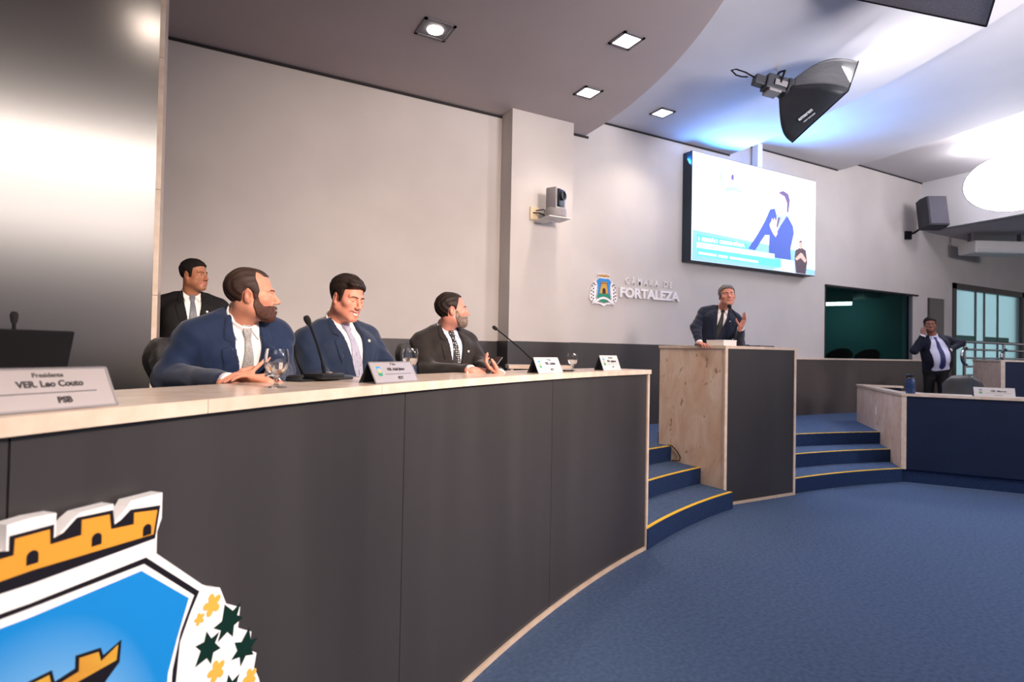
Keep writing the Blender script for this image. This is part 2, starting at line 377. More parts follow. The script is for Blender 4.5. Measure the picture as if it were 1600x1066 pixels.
# ---------------------------------------------------------------- window, door, plaque
mat('teal_glass', '7fb0b3', .03, trans=1., ior=1.05, spec=.6)
mat('teal_room', '6aa3a6', .8); mat('teal_dark', '1b3a3f', .8)
x0, x1, z0, z1 = 10.44, 13.5, 1.57, 2.95
struct('window_1', MB().box(x0, x1, WY+.05, WY+.06, z0, z1), M['teal_glass'])
struct('trim_5', MB().box(x0, x0+.03, WY-.005, WY+.1, z0, z1).box(x0, x1+.2, WY-.03, WY+.02, z1, z1+.03), M['groove'])
struct('trim_6', MB().box(x1-.02, x1+.02, WY-.004, WY+.1, z0, z1), M['mid_grey'])
mb = MB().box(x0-1, x1+3, WY+3., WY+3.1, 0, 3.4).box(x0-1, x0-.9, WY+.21, WY+3, 0, 3.4).box(x1+1.5, x1+1.6, WY+.21, WY+3, 0, 3.4).box(x0-1, x1+1.5, WY+.21, WY+3, 3.3, 3.4).box(x0-1, x1+1.5, WY+.21, WY+3, .4, .5)
struct('wall_studio', mb, M['teal_room'])
t = thing('air_conditioner', 'grey air conditioner inside the dark teal studio window', 'air conditioner', (14.6, 9.15, 3.22), -pi/2)
MB().box(-.9, .9, -.15, .35, -.14, .2, .03).build('body', M['white_plastic'], t)
MB().box(-.85, .85, -.17, -.14, -.12, -.03, .01).build('louvre', M['white_plastic'], t)
mat('tube_glow', 'fff7ee', .5, emit=5.)
t = thing('strip_lamp', 'lit white strip lamp inside the dark teal studio window', 'lamp', (14.0, 9.05, 2.93), -1.05)
MB().box(-.62, .62, -.09, .09, .05, .47, .01).build('housing', M['white_plastic'], t)
MB().box(-.6, .6, -.07, .07, -.03, .05, .02).build('diffuser', M['tube_glow'], t)
# door
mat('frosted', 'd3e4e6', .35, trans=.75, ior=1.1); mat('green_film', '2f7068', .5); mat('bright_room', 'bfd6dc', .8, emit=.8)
dx0, dx1, dz0, dz1 = 15.19, 18.85, 1.05, 3.36
dz0 = 1.05
mb = MB().box(dx0, dx0+.14, WY-.03, WY+.12, dz0, dz1).box(dx1-.16, dx1, WY-.03, WY+.12, dz0, dz1).box(dx0, dx1, WY-.03, WY+.12, dz1-.13, dz1)
door = struct('door_1', mb, M['frame_brown'])
g = MB()
for a, b in ((.16, 1.16), (1.18, 1.60), (1.62, 2.30), (2.32, 3.5)): g.box(dx0+a, dx0+b, WY+.04, WY+.05, dz0, dz1-.13)
g.build('glass_pane', M['frosted'], door)
MB().box(dx0+.16, dx0+1.16, WY+.03, WY+.038, 1.98, 2.16).box(dx0+1.62, dx0+2.9, WY+.03, WY+.038, 1.98, 2.16).build('film_band', M['green_film'], door)
MB().box(dx0+1.16, dx0+1.2, WY+.02, WY+.06, dz0, dz1-.13).box(dx0+1.6, dx0+1.63, WY+.02, WY+.06, dz0, dz1-.13).box(dx0+2.29, dx0+2.32, WY+.02, WY+.06, dz0, dz1-.13).build('glass_joint', M['mid_grey'], door)
struct('wall_corridor', MB().box(15.15, 26, WY+1.6, WY+1.7, .5, 4.2).box(15.15, 26, WY+.21, WY+1.6, 3.9, 4.).box(15.15, 26, WY+.21, WY+1.6, .95, 1.04), M['bright_room'])  # these walls emit light themselves, in place of corridor lamps
struct('wall_corridor_pier', MB().box(16.75, 17.2, WY+.9, WY+1.2, 1.0, 3.9), M['mid_grey'])
t = thing('wall_plaque', 'dark glossy upright plaque on the wall between studio window and glass door', 'plaque', (14.45, WY, 2.0))
mat('dark_gloss', '3b3236', .2, spec=.7)
MB().box(-.33, .33, -.03, 0, -.7, .95, .01).build('board', M['dark_gloss'], t)
MB().box(-.30, .30, -.034, -.028, -.66, .91).build('face', M['dark_gloss'], t)
# ---------------------------------------------------------------- handrail
ry = 6.0
a = aty(1507, 534, ry); b = aty(1568, 540, ry)
t = thing('handrail', 'stainless steel handrail in front of the glass door at right', 'handrail', (a[0], ry, 1.05))
top = float(a[2])
for x in (a[0], b[0], b[0]+2.0):
    MB().tube([(x, ry, 1.05), (x, ry, top)], .03, 12).build('post', M['chrome'], t, True, world=True)
for dz in (0, -.16, -.34, -.52, -.7):
    x_0 = a[0]-.02
    MB().tube([(x_0, ry, top+dz), (b[0]+2.6, ry, top+dz)], .022 if dz else .032, 10).build('rail', M['chrome'], t, True, world=True)
for x in (a[0], b[0]):
    q = [(x-.05-.2*math.sin(k*pi/8), ry-.06, top-.14-.17*(1-math.cos(k*pi/8))) for k in range(9)]
    MB().tube(q, .03, 8).build('end_loop', M['chrome'], t, True, world=True)
# ---------------------------------------------------------------- coat of arms
def gradient_blue():
    m = mat('sky_print', '2f9be0', .4)
    nt = m.node_tree; b = nt.nodes['Principled BSDF']; N = nt.nodes.new; Lk = nt.links.new
    tc = N('ShaderNodeTexCoord'); mp = N('ShaderNodeMapping'); mp.inputs['Location'].default_value = (-.5, -.5, -.36); mp.inputs['Scale'].default_value = (1, 1, 1)
    Lk(tc.outputs['Generated'], mp.inputs['Vector'])
    ln = N('ShaderNodeVectorMath'); ln.operation = 'LENGTH'; Lk(mp.outputs['Vector'], ln.inputs[0])
    rp = N('ShaderNodeValToRGB'); e = rp.color_ramp.elements; e[0].position = .12; e[0].color = lin('a9d8f2'); e[1].position = .62; e[1].color = lin('1583cf')
    Lk(ln.outputs['Value'], rp.inputs['Fac']); Lk(rp.outputs['Color'], b.inputs['Base Color'])
gradient_blue()
mat('board_white', 'f2eff0', .45); mat('print_black', '17131a', .4); mat('print_orange', 'e09a35', .4); mat('print_gold', 'd3a83c', .4, col2='c98a35', scale=9)
mat('print_green', '0f8a66', .4); mat('leaf_green', '07291f', .4); mat('flower_orange', 'f6b04a', .4); mat('flower_pink', 'e9bcc4', .4); mat('ribbon_grey', 'b9b6c4', .5); mat('door_dark', '2b1512', .5)
def mirror(p): return p+[(-x, y) for x, y in reversed(p) if abs(x) > 1e-6]
C_BOARD = [(0, 9), (15, 8), (15, -10), (25, 0), (31, 4), (56, 4), (56, -11), (67, -1), (70, 3), (98, 3), (98, -18), (94, -28), (94, -46), (141, -89), (150, -95), (162, -100), (170, -118), (188, -129), (186, -148), (204, -160), (202, -177), (212, -185), (209, -198), (216, -212), (228, -250), (238, -300), (236, -340), (222, -368), (190, -385), (196, -420), (150, -412), (60, -412), (0, -440)]
C_BLACK = [(0, .5), (13.5, .5), (13.5, -9), (20, -7), (29, 1), (55.5, -.5), (57, -12), (62, -10), (70, -4), (96, -7), (92, -33), (0, -35)]
C_CROWN = [(0, -2), (10.5, -2), (11, -12.5), (32, -12.3), (32, -1.5), (52.5, -3), (54, -14.5), (72.5, -16), (72.5, -7), (93, -10), (90, -29), (0, -26)]
C_SO = [(0, -48), (84.5, -46), (138, -94), (129, -109), (119, -130), (116, -162), (116, -200), (120, -250), (130, -300), (135, -330), (110, -380), (0, -400)]
C_SI = [(0, -51), (82.5, -50.5), (132, -95), (119, -121), (112, -150), (109, -200), (113, -250), (122, -300), (126, -328), (104, -372), (0, -392)]
C_SKY = [(0, -57), (80, -55), (126, -95), (115, -125), (107, -150), (104, -200), (108, -250), (117, -300), (120, -325), (0, -330)]
def arch(x, y0, w, h): return [(x-w, y0)]+[(x-w*math.cos(k*pi/8), y0+h-w+w*math.sin(k*pi/8)) for k in range(9)]+[(x+w, y0)]
def ivy(cx, cy, s, rot):
    p = [(0, -1), (.25, -.45), (.95, -.5), (.6, -.05), (1., .45), (.4, .4), (.0, 1.15), (-.4, .4), (-1., .45), (-.6, -.05), (-.95, -.5), (-.25, -.45)]
    c, q = math.cos(rot), math.sin(rot); return [(cx+s*(x*c-y*q), cy+s*(x*q+y*c)) for x, y in p]
def petal(cx, cy, s, a): return [(cx+s*(.75*math.cos(a)+.55*math.cos(a)*math.cos(t)-.42*math.sin(a)*math.sin(t)), cy+s*(.75*math.sin(a)+.55*math.sin(a)*math.cos(t)+.42*math.cos(a)*math.sin(t))) for t in [2*pi*k/10 for k in range(10)]]
LEAVES = [(174, -137, 17, .3), (150, -150, 15, 2.2), (195, -172, 16, -.3), (176, -205, 16, 1.2), (206, -236, 15, -.6), (178, -252, 16, 2), (212, -285, 15, .2), (180, -300, 16, 1.1), (208, -330, 15, -.8), (176, -345, 15, .4), (190, -372, 12, 2.)]
FLOWERS = [(153, -112, 13), (139, -119, 7), (160, -176, 13), (203, -205, 12), (222, -258, 8), (190, -275, 9)]
def crest(t, f, th, ly, pink=False):
    """f(x, y, d): emblem millimetres and depth towards the viewer"""
    g = lambda u, v, d: f(u, v, d)
    P = lambda pts, k: MB().prism(pts, th+ly*(k-1)*.5, th+ly*k, g)
    MB().prism(mirror(C_BOARD), 0, th, g).build('backing_board', MATS['board_white'], t, world=True)
    P(mirror(C_BLACK), 1).build('crown_outline', MATS['print_black'], t, world=True)
    P(mirror(C_CROWN), 2).build('crown', MATS['print_orange'], t, world=True)
    for x, y in ((0, -21.8), (43, -23), (84, -28), (-43, -23), (-84, -28)): MB().prism(arch(x, y, 3.6, 9), th+ly*2, th+ly*3, g).build('crown_arch', MATS['print_black'], t, world=True)
    P(mirror(C_SO), 1).build('shield_outline', MATS['print_black'], t, world=True)
    P(mirror(C_SI), 2).build('shield_border', MATS['board_white'], t, world=True)
    P(mirror(C_SKY), 3).build('shield_sky', MATS['sky_print'], t, world=True)
    hill = [(-118, -318), (-105, -285), (-60, -262), (0, -256), (60, -262), (105, -285), (118, -318), (120, -326), (100, -370), (0, -389), (-100, -370), (-120, -326)]
    P(hill, 4).build('hill', MATS['print_green'], t, world=True)
    tw_o = [(0, -99), (14, -99), (16, -108), (30, -106), (30, -97), (48, -100), (50, -107), (64, -102), (63, -118), (52, -127), (56, -160), (82, -268), (0, -268)]
    P(mirror(tw_o), 5).build('tower_outline', MATS['print_black'], t, world=True)
    tw = [(0, -101), (12, -101), (14, -111), (32, -109), (32, -99.5), (46, -102), (48, -110), (61, -104), (60, -115), (0, -117)]
    P(mirror(tw), 6).build('tower_battlement', MATS['print_gold'], t, world=True)
    P(mirror([(0, -126), (48, -126), (52, -160), (77, -265), (0, -265)]), 6).build('tower', MATS['print_gold'], t, world=True)
    P(arch(0, -264, 27, 76), 7).build('tower_gate', MATS['door_dark'], t, world=True)
    rib = [(0, -308), (62, -320), (122, -348), (150, -380), (186, -392), (176, -412), (128, -400), (92, -374), (58, -352), (0, -342)]
    P(mirror(rib), 5).build('ribbon_edge', MATS['ribbon_grey'], t, world=True)
    rib = [(0, -312), (60, -324), (118, -351), (148, -385), (178, -396), (172, -408), (130, -396), (94, -370), (58, -348), (0, -338)]
    P(mirror(rib), 6).build('ribbon', MATS['board_white'], t, world=True)
    for sx in (1, -1):
        for x, y, s, r in LEAVES: MB().prism([(sx*u, v) for u, v in ivy(x, y, s, r)], th, th+ly, g).build('leaf', MATS['leaf_green'], t, world=True)
        for x, y, s in FLOWERS:
            b = MB()
            for k in range(5): b.prism([(sx*u, v) for u, v in petal(x, y, s*.62, .5+k*2*pi/5)], th+ly, th+ly*1.8, g)
            b.prism([(sx*x+s*.4*math.cos(k), y+s*.4*math.sin(k)) for k in range(6)], th+ly, th+ly*1.7, g)
            b.build('flower', MATS['flower_pink' if pink else 'flower_orange'], t, world=True)
# on the desk front
ang = math.radians(135)-(.17+.011*2.7)/(RB-.05)
cn = np.array([math.cos(ang), math.sin(ang)]); ctn = np.array([cn[1], -cn[0]])      # outward radius, tangent to the viewer's right
co = np.array(CB)+cn*(RB-.018)
t = thing('coat_of_arms', 'large thick coat of arms sign on the front of the dark grey dais desk', 'emblem', (co[0], co[1], 1.26))
K = 2.7e-3
crest(t, lambda u, v, d: (co[0]+ctn[0]*u*K-cn[0]*d, co[1]+ctn[1]*u*K-cn[1]*d, 1.26+v*K), .034, .0012)
# on the wall
cc0 = aty(943.8, 428, WY-.03)
t = thing('coat_of_arms', 'small coloured coat of arms on the wall left of the lettering', 'emblem', (cc0[0], WY, cc0[2]))
KW = 1.05e-3
crest(t, lambda u, v, d: (cc0[0]+u*KW, WY-.004-d, cc0[2]-.012+v*KW), .025, .0012, True)
# lettering
def fit_text(name, s, x0, x1, z0, z1, y, m, depth, bold, parent, space=1.):
    o = text_mesh(name, s, 1., m, .5, bold, None, None, 'LEFT', space); me = o.data
    co_ = np.empty(len(me.vertices)*3); me.vertices.foreach_get('co', co_); co_ = co_.reshape(-1, 3)
    a, b = co_.min(0), co_.max(0); u = (co_-a)/(b-a)
    out = np.c_[x0+u[:, 0]*(x1-x0), y-depth*u[:, 2], z0+u[:, 1]*(z1-z0)]
    me.vertices.foreach_set('co', out.ravel()); me.update()
    o.parent = parent; o.matrix_parent_inverse = Matrix.Translation(parent.location).inverted()
    return o
def split_letters(o, name):
    """every letter of a word an object of its own"""
    bm = bmesh.new(); bm.from_mesh(o.data); bm.verts.ensure_lookup_table(); todo = set(bm.verts); groups = []
    bmesh.ops.remove_doubles(bm, verts=bm.verts, dist=1e-6); todo = set(bm.verts)
    while todo:
        st_ = [todo.pop()]; g = set(st_)
        while st_:
            for e in st_.pop().link_edges:
                for v in e.verts:
                    if v in todo: todo.discard(v); g.add(v); st_.append(v)
        xs = [v.co.x for v in g]; groups.append([min(xs), max(xs), g])
    groups.sort(key=lambda q: q[0]); out = []
    for q in groups:
        if out and q[1] < out[-1][1]+1e-4: out[-1][2] |= q[2]
        elif out and q[0] < out[-1][0]+.3*(out[-1][1]-out[-1][0]) : out[-1][2] |= q[2]; out[-1][1] = max(out[-1][1], q[1])
        else: out.append(q)
    for a_, b_, g in out:
        m_ = bmesh.new(); mp = {v: m_.verts.new(v.co) for v in g}
        for f in bm.faces:
            if f.verts[0] in g: m_.faces.new([mp[v] for v in f.verts])
        me = bpy.data.meshes.new(name); m_.to_mesh(me); m_.free(); link(name, me, list(o.data.materials), o.parent, False, True)
    bm.free(); bpy.data.objects.remove(o)
mat('letter', 'e9e5e6', .45)
p0, p1 = aty(968.4, 465, WY-.03), aty(1061.5, 471, WY-.03); ptop = aty(968.4, 448.8, WY-.03)
t = thing('wall_lettering', 'raised white capital letters on the grey wall beside the small crest', 'lettering', (p0[0], WY, p0[2]))
split_letters(fit_text('word_city', 'FORTALEZA', p0[0], p1[0], p0[2]+.005, ptop[2]+.005, WY-.002, M['letter'], .035, .042, t), 'letter')
q0, q1, qt = aty(978.2, 443.5, WY-.03), aty(1050.5, 450, WY-.03), aty(978.2, 436.5, WY-.03)
split_letters(fit_text('word_chamber', 'C\u00c2MARA DE', q0[0], q1[0], q0[2]+.0, qt[2]+.05, WY-.002, M['letter'], .025, .012, t, 1.9), 'small_letter')
# ---------------------------------------------------------------- LED screen
YS = 6.55; sx0, sx1, sz0, sz1 = 6.735, 9.83, 3.08, 4.80
t = thing('video_screen', 'large bright video wall screen showing a man speaking, mounted on the back wall', 'screen', ((sx0+sx1)/2, WY, sz0))
mat('screen_case', '22303c', .5)
MB().box(sx0-.012, sx1+.012, YS+.004, WY-.002, sz0-.012, sz1+.012, .006).build('housing', M['screen_case'], t, world=True)
def scr(name, c, e): 
    m = mat(name, c, .6, emit=e); return m
scr('s_white', 'eef2ff', 1.25); scr('s_blue', '7fb0e2', .85); scr('s_teal', '56c6ba', .9); scr('s_pale', 'c4f0e6', 1.); scr('s_suit', '4560b8', .42); scr('s_skin', 'f6c8cc', .95)
scr('s_hair', '6a5a86', .5); scr('s_dark', '4d3d4a', .4); scr('s_grey', 'aab8c4', .6); scr('s_arm', 'd9a79a', .7)
MB().box(sx0, sx1, YS, YS+.004, sz0, sz1).build('display', M['s_white'], t, world=True)
def sp(q, k):
    p = aty(1040+q[0]/4.442, 210+q[1]/4.442, YS); return (min(max(p[0], sx0+.002), sx1-.002), min(max(p[2], sz0+.002), sz1-.002))
def simg(name, pts, k, m):
    MB().prism([sp(q, k) for q in pts], 0, 1, lambda u, v, d: (u, YS-.0006*k-.0005*d, v)).build(name, MATS[m], t, world=True)
def ell(cx, cy, rx, ry, n=14): return [(cx+rx*math.cos(2*pi*i/n), cy+ry*math.sin(2*pi*i/n)) for i in range(n)]
simg('picture_wall', [(188, 660), (905, 806), (905, 962), (180, 880)], 1, 's_blue')
simg('picture_floor', [(960, 928), (1045, 945), (1045, 995), (950, 980)], 1, 's_blue')
simg('picture_suit', [(725, 520), (758, 515), (770, 560), (790, 575), (835, 560), (850, 575), (885, 640), (890, 690), (865, 800), (870, 872), (715, 850), (720, 700), (690, 700), (620, 805), (572, 795), (640, 690), (690, 600)], 2, 's_suit')
simg('picture_shirt', [(770, 560), (835, 555), (838, 572), (800, 630), (768, 690), (764, 640)], 3, 's_grey')
simg('picture_tie', [(780, 575), (796, 580), (776, 645), (768, 640)], 4, 's_hair')
simg('picture_face', [(785, 410), (830, 400), (850, 450), (848, 500), (835, 555), (790, 565), (765, 545), (760, 505), (770, 480), (775, 440)], 4, 's_skin')
simg('picture_hair', [(780, 405), (815, 392), (850, 415), (862, 460), (852, 540), (840, 545), (843, 480), (825, 432)], 5, 's_hair')
simg('picture_hand', [(720, 625), (732, 605), (738, 580), (746, 600), (756, 578), (762, 602), (772, 590), (768, 640), (775, 690), (762, 714), (742, 684), (724, 645)], 5, 's_skin')
simg('caption_bar', [(216, 690), (575, 762), (575, 800), (216, 746)], 3, 's_teal')
simg('caption_band', [(216, 746), (755, 830), (755, 868), (216, 786)], 3, 's_pale')
simg('caption_foot', [(216, 786), (800, 870), (800, 926), (216, 842)], 3, 's_teal')
simg('picture_box', [(800, 866), (892, 880), (892, 962), (750, 935), (800, 926)], 4, 's_white')
simg('interpreter', [(900, 805), (925, 790), (950, 790), (972, 805), (983, 885), (970, 990), (905, 970), (895, 860)], 4, 's_dark')
simg('interpreter_head', ell(937, 768, 13, 27), 5, 's_arm')
simg('interpreter_hair', [(924, 752), (930, 738), (943, 738), (950, 755), (937, 748)], 6, 's_dark')
simg('interpreter_hands', [(897, 862), (936, 822), (950, 830), (978, 876), (966, 892), (937, 858), (908, 876)], 5, 's_arm')
simg('picture_gate', arch(0, 0, 1, 1) and [(455, 315), (455, 288), (461, 277), (468, 277), (474, 288), (474, 318)], 2, 's_hair')
simg('picture_hill', [(420, 330), (440, 312), (490, 318), (516, 345), (510, 360), (420, 345)], 1, 's_pale')
simg('picture_ribbon', [(405, 385), (440, 362), (490, 368), (545, 400), (520, 408), (470, 390), (420, 400)], 1, 's_grey')
simg('picture_wreath', [(378, 262), (392, 258), (396, 330), (410, 362), (398, 362), (380, 320)], 1, 's_grey')
simg('picture_crown', [(438, 190), (478, 196), (478, 202), (438, 196)], 1, 's_grey')
simg('picture_line', [(590, 340), (760, 370), (760, 375), (590, 345)], 1, 's_grey')
simg('picture_line', [(600, 385), (950, 462), (950, 467), (600, 390)], 1, 's_grey')
a = sp((228, 735), 0); b = sp((548, 780), 0); c = sp((228, 705), 0)
mat('s_text', 'ffffff', .5, emit=1.25)
def skew_text(name, s, q0, q1, qt, k, bold):
    a, b, c = sp(q0, 0), sp(q1, 0), sp(qt, 0)
    o = fit_text(name, s, a[0], b[0], (a[1]+b[1])/2, (a[1]+b[1])/2+(c[1]-a[1]), YS-.0006*k, MATS['s_text'], .0008, bold, t)
skew_text('caption_text', '1 SESS\u00c3O ORDIN\u00c1RIA', (228, 736), (548, 786), (228, 704), 6, .03)
for x0, x1 in ((228, 352), (365, 428), (442, 640)):
    f_ = lambda x, y: (x, y+(x-228)*.155)
    simg('caption_mark', [f_(x0, 815), f_(x1, 815), f_(x1, 830), f_(x0, 830)], 6, 's_white')
# pole the screen hangs from
tag(MB().box(8.30, 8.42, WY-.16, WY-.05, 4.8135, 5.26).build('screen_pole', M['white_paint']), 'white square pole rising from the top of the video screen to the ceiling', 'pole')
# ---------------------------------------------------------------- downlights
mat('lamp_glow', 'fff2e6', .5, emit=14.)
names = [('warm recessed square light over the near left end of the desk, by the steel panel', None, None, 4.72, .13, 1), ('recessed square ceiling light nearest the camera, above the seated men', 680, 46, 4.72, .16, 0), ('recessed square light in the dark ceiling near its curved edge, upper of two', 979, 63, 4.72, .13, 1), ('recessed square light in the dark ceiling nearest the grey column', 919, 144, 4.72, .13, 1), ('recessed square light in the pale ceiling beside the video screen', 1035, 176, 4.99, .13, 1)]
DL = []
for lab, px, py, z, s, sq in names:
    p = atz(px, py, z) if px else np.array([-.5, 2.26, 4.72]); DL.append(p)
    t = thing('ceiling_light', lab, 'ceiling light', (p[0], p[1], z), .0, 'recessed ceiling lights')
    fr = MB()
    for a, b, c, d in ((-s, s, -s, -s+.03), (-s, s, s-.03, s), (-s, -s+.03, -s, s), (s-.03, s, -s, s)): fr.box(a, b, c, d, -.012, .0)
    fr.build('frame', M['mid_grey'], t)
    if sq: MB().box(-s+.03, s-.03, -s+.03, s-.03, -.008, -.002).build('diffuser', M['lamp_glow'], t)
    else:
        MB().box(-s+.03, s-.03, -s+.03, s-.03, -.004, -.001).build('plate', M['mid_grey'], t)
        MB().lathe([(0, -.03), (.05, -.028), (.075, -.016), (.08, -.004)], 24).build('bulb', M['lamp_glow'], t, True)
# ---------------------------------------------------------------- softbox on the ceiling
mat('box_fabric', '1b1e26', .5, col2='20232c', scale=8, bump=.35, bscale=14, sheen=.3); mat('diffuser', 'ffffff', .6, emit=4.)
DS = 5.8
Mc = at(1325, 142, DS); Tc = at(1341, 96, DS+.50); Bc = at(1238, 222, DS+.42); Dc = Tc+Bc-Mc
cen = (Tc+Bc)/2; ap = at(1226, 139, DS+.42)
t = thing('softbox', 'black pyramid softbox with white lettering hanging under the pale ceiling', 'softbox', ap)
def face(a, b, name, sag):
    """fabric panel from the apex to edge a-b, bellied between the rods"""
    n = 10; bm = bmesh.new(); rows = []
    ax = (cen-ap)/np.linalg.norm(cen-ap)
    for i in range(n+1):
        u = i/n; row = []
        for j in range(n+1):
            v = j/n; rim = a*(1-v)+b*v
            r0 = ap+(rim-cen)*.16
            p = r0*(1-u)+rim*u
            o = p-(ap+ax*((p-ap)@ax)); L = np.linalg.norm(o)+1e-9
            p = p+o/L*.16*math.sin(pi*u)*(1-u*.3)*(1-.45*math.sin(pi*v))
            row.append(bm.verts.new([float(q) for q in p]))
        rows.append(row)
    for i in range(n):
        for j in range(n): bm.faces.new((rows[i][j], rows[i+1][j], rows[i+1][j+1], rows[i][j+1]))
    m = MB(); m.bm.free(); m.bm = bm
    o = m.build(name, M['box_fabric'], t, True, world=True)
    md = o.modifiers.new('thick', 'SOLIDIFY'); md.thickness = .006
    return o
for a, b in ((Tc, Mc), (Mc, Bc), (Bc, Dc), (Dc, Tc)): face(a, b, 'fabric_panel', 0)
ax = (cen-ap)/np.linalg.norm(cen-ap)
i_ = lambda p: cen+(p-cen)*.97-ax*.03
MB().quad(i_(Tc), i_(Mc), i_(Bc), i_(Dc)).build('diffuser', M['diffuser'], t, world=True)
rim = MB()
for a, b in ((Tc, Mc), (Mc, Bc), (Bc, Dc), (Dc, Tc)): rim.tube([a, b], .009, 6)
rim.build('rim', M['black'], t, world=True)
hx = Vector(ax); hz = Vector(np.cross(ax, HF)).normalized(); hy = hz.cross(hx)
if hz.z < 0: hz = -hz; hy = -hy
HM = frame((0, 0, 0), hx, hy, hz)
hd = MB().box(-.24, .02, -.075, .075, -.075, .085, .015, HM).box(-.36, -.24, -.05, .05, -.05, .05, .01, HM).lathe([(0, -.01), (.11, -.01), (.12, .02), (.11, .04), (0, .04)], 20, HM @ Matrix.Rotation(pi/2, 4, 'Y'))
hd.build('lamp_head', M['dark_grey'], t)
MB().box(-.20, -.06, -.085, .085, -.10, -.07, .008, HM).box(-.16, -.02, -.095, -.08, -.03, .03, .004, HM).build('ballast', M['grey_plastic'], t)
top = atz(1213, 108, 4.985)-ap
MB().tube([(-.12*ax[0], -.12*ax[1], -.12*ax[2]+.08), (top[0]*.6, top[1]*.6, .32), (top[0], top[1], top[2])], .016, 8).build('mount_pole', M['chrome'], t)
MB().tube([HM @ Vector((-.10, -.09, 0)), HM @ Vector((-.10, -.12, .12)), HM @ Vector((-.10, 0, .16)), HM @ Vector((-.10, .12, .12)), HM @ Vector((-.10, .09, 0))], .012, 6).build('yoke', M['black'], t)
MB().tube([HM @ Vector(p) for p in ((-.34, 0, .02), (-.46, .02, .06), (-.58, 0, .05), (-.64, -.04, .0), (-.58, -.05, -.04), (-.5, 0, -.01), (-.42, .04, .03))], .008, 6).build('cable', M['black'], t)
# lettering on the panel that faces the room
zx = lambda x, y: (1150+x/7.105, 80+y/7.105)
pn = np.cross(Mc-ap, Bc-ap); pn /= np.linalg.norm(pn)
if pn@(CAMP-ap) < 0: pn = -pn
def on_panel(x, y):
    q = zx(x, y); d = ray(*q); o = (Mc*.35+Bc*.35+ap*.3)+pn*.075
    return CAMP+d*(((o-CAMP)@pn)/(d@pn))
a, b = on_panel(690, 765), on_panel(850, 640)
ux = (b-a)/np.linalg.norm(b-a); uz = np.cross(pn, ux)
if uz[2] < 0: uz = -uz
L_ = np.linalg.norm(b-a)
M1 = frame((a+b)/2-np.array(ap), ux, uz, pn)
mat('logo_white', 'dfe6ee', .5)
text_mesh('logo_text', 'amaran', L_*.32, M['logo_white'], .001, .0028, t, M1)
a, b = on_panel(745, 800), on_panel(885, 675)
M2 = frame((a+b)/2-np.array(ap), ux, uz, pn)
text_mesh('model_text', 'LIGHT BOX 6090', L_*.105, M['logo_white'], .001, .001, t, M2)
# dark box hanging at the top
DB = 4.6
a = at(1330, -3, DB+.5); b = at(1541, 41, DB); u = (b-a)/np.linalg.norm(b-a); u[2] *= 1.; up = np.array([.02, 0, 1.]); nrm = np.cross(u, up); nrm /= np.linalg.norm(nrm)
if nrm@HF > 0: nrm = -nrm
mat('mesh_fabric', '96939d', .7, col2='86838d', scale=60, bump=.3, bscale=120)
t = thing('hanging_softbox', 'dark fabric box hanging from the ceiling, its lower corner at the top right', 'softbox', b)
bm_ = MB()
c8 = [(b-u*1.5+nrm*0), b, b+nrm*.75+np.array([0, 0, .10]), b-u*1.5+nrm*.75+np.array([0, 0, .10])]
lo_ = [tuple(p) for p in c8]; hi_ = [tuple(np.array(p)+np.array([0, 0, .55])+u*.04) for p in c8]
for f in ([0, 1, 2, 3],): bm_.quad(*[lo_[i] for i in f])
for i in range(4): bm_.quad(lo_[i], lo_[(i+1) % 4], hi_[(i+1) % 4], hi_[i])
bm_.quad(*hi_[::-1])
bm_.build('fabric_body', M['mesh_fabric'], t, world=True)
mb = MB()
for i in range(4): mb.tube([lo_[i], lo_[(i+1) % 4]], .008, 6)
mb.build('rim', M['black'], t, world=True)
hc = (np.array(hi_[0])+np.array(hi_[2]))/2
MB().tube([hc, (hc[0], hc[1], 5.0)], .02, 8).build('mount_pole', M['black'], t, world=True)
# ---------------------------------------------------------------- round bright lamp
DLP = 10.
lc = at(1586, 284, DLP); R0 = 45*DLP/FPX
mat('lantern', 'fff8ff', .6, emit=7.)
fd = CAMP-lc; fd = fd/np.linalg.norm(fd)
zx_ = np.cross(fd, (0, 0, 1)); zx_ /= np.linalg.norm(zx_); zy_ = np.cross(zx_, fd)
LM = frame((0, 0, 0), zx_*1.42, -zy_, -fd)
t = thing('round_lamp', 'large round glowing white studio lamp at the right edge', 'lamp', lc)
MB().lathe([(0, -.16), (R0*.5, -.14), (R0*.8, -.09), (R0*.95, -.03), (R0, 0)], 32, LM).build('diffuser', M['lantern'], t, True)
MB().lathe([(R0*1.02, -.01), (R0*.85, .25), (R0*.45, .45), (.1, .52), (0, .52)], 32, LM).build('reflector', M['black'], t, True)
MB().box(-.07, .07, -.07, .07, .5, .8, .02, LM).build('lamp_head', M['dark_grey'], t)
q = LM @ Vector((0, 0, .65))
MB().tube([q, Vector(at(1588, 264, 11.0)-lc)], .02, 8).build('mount_pole', M['black'], t)
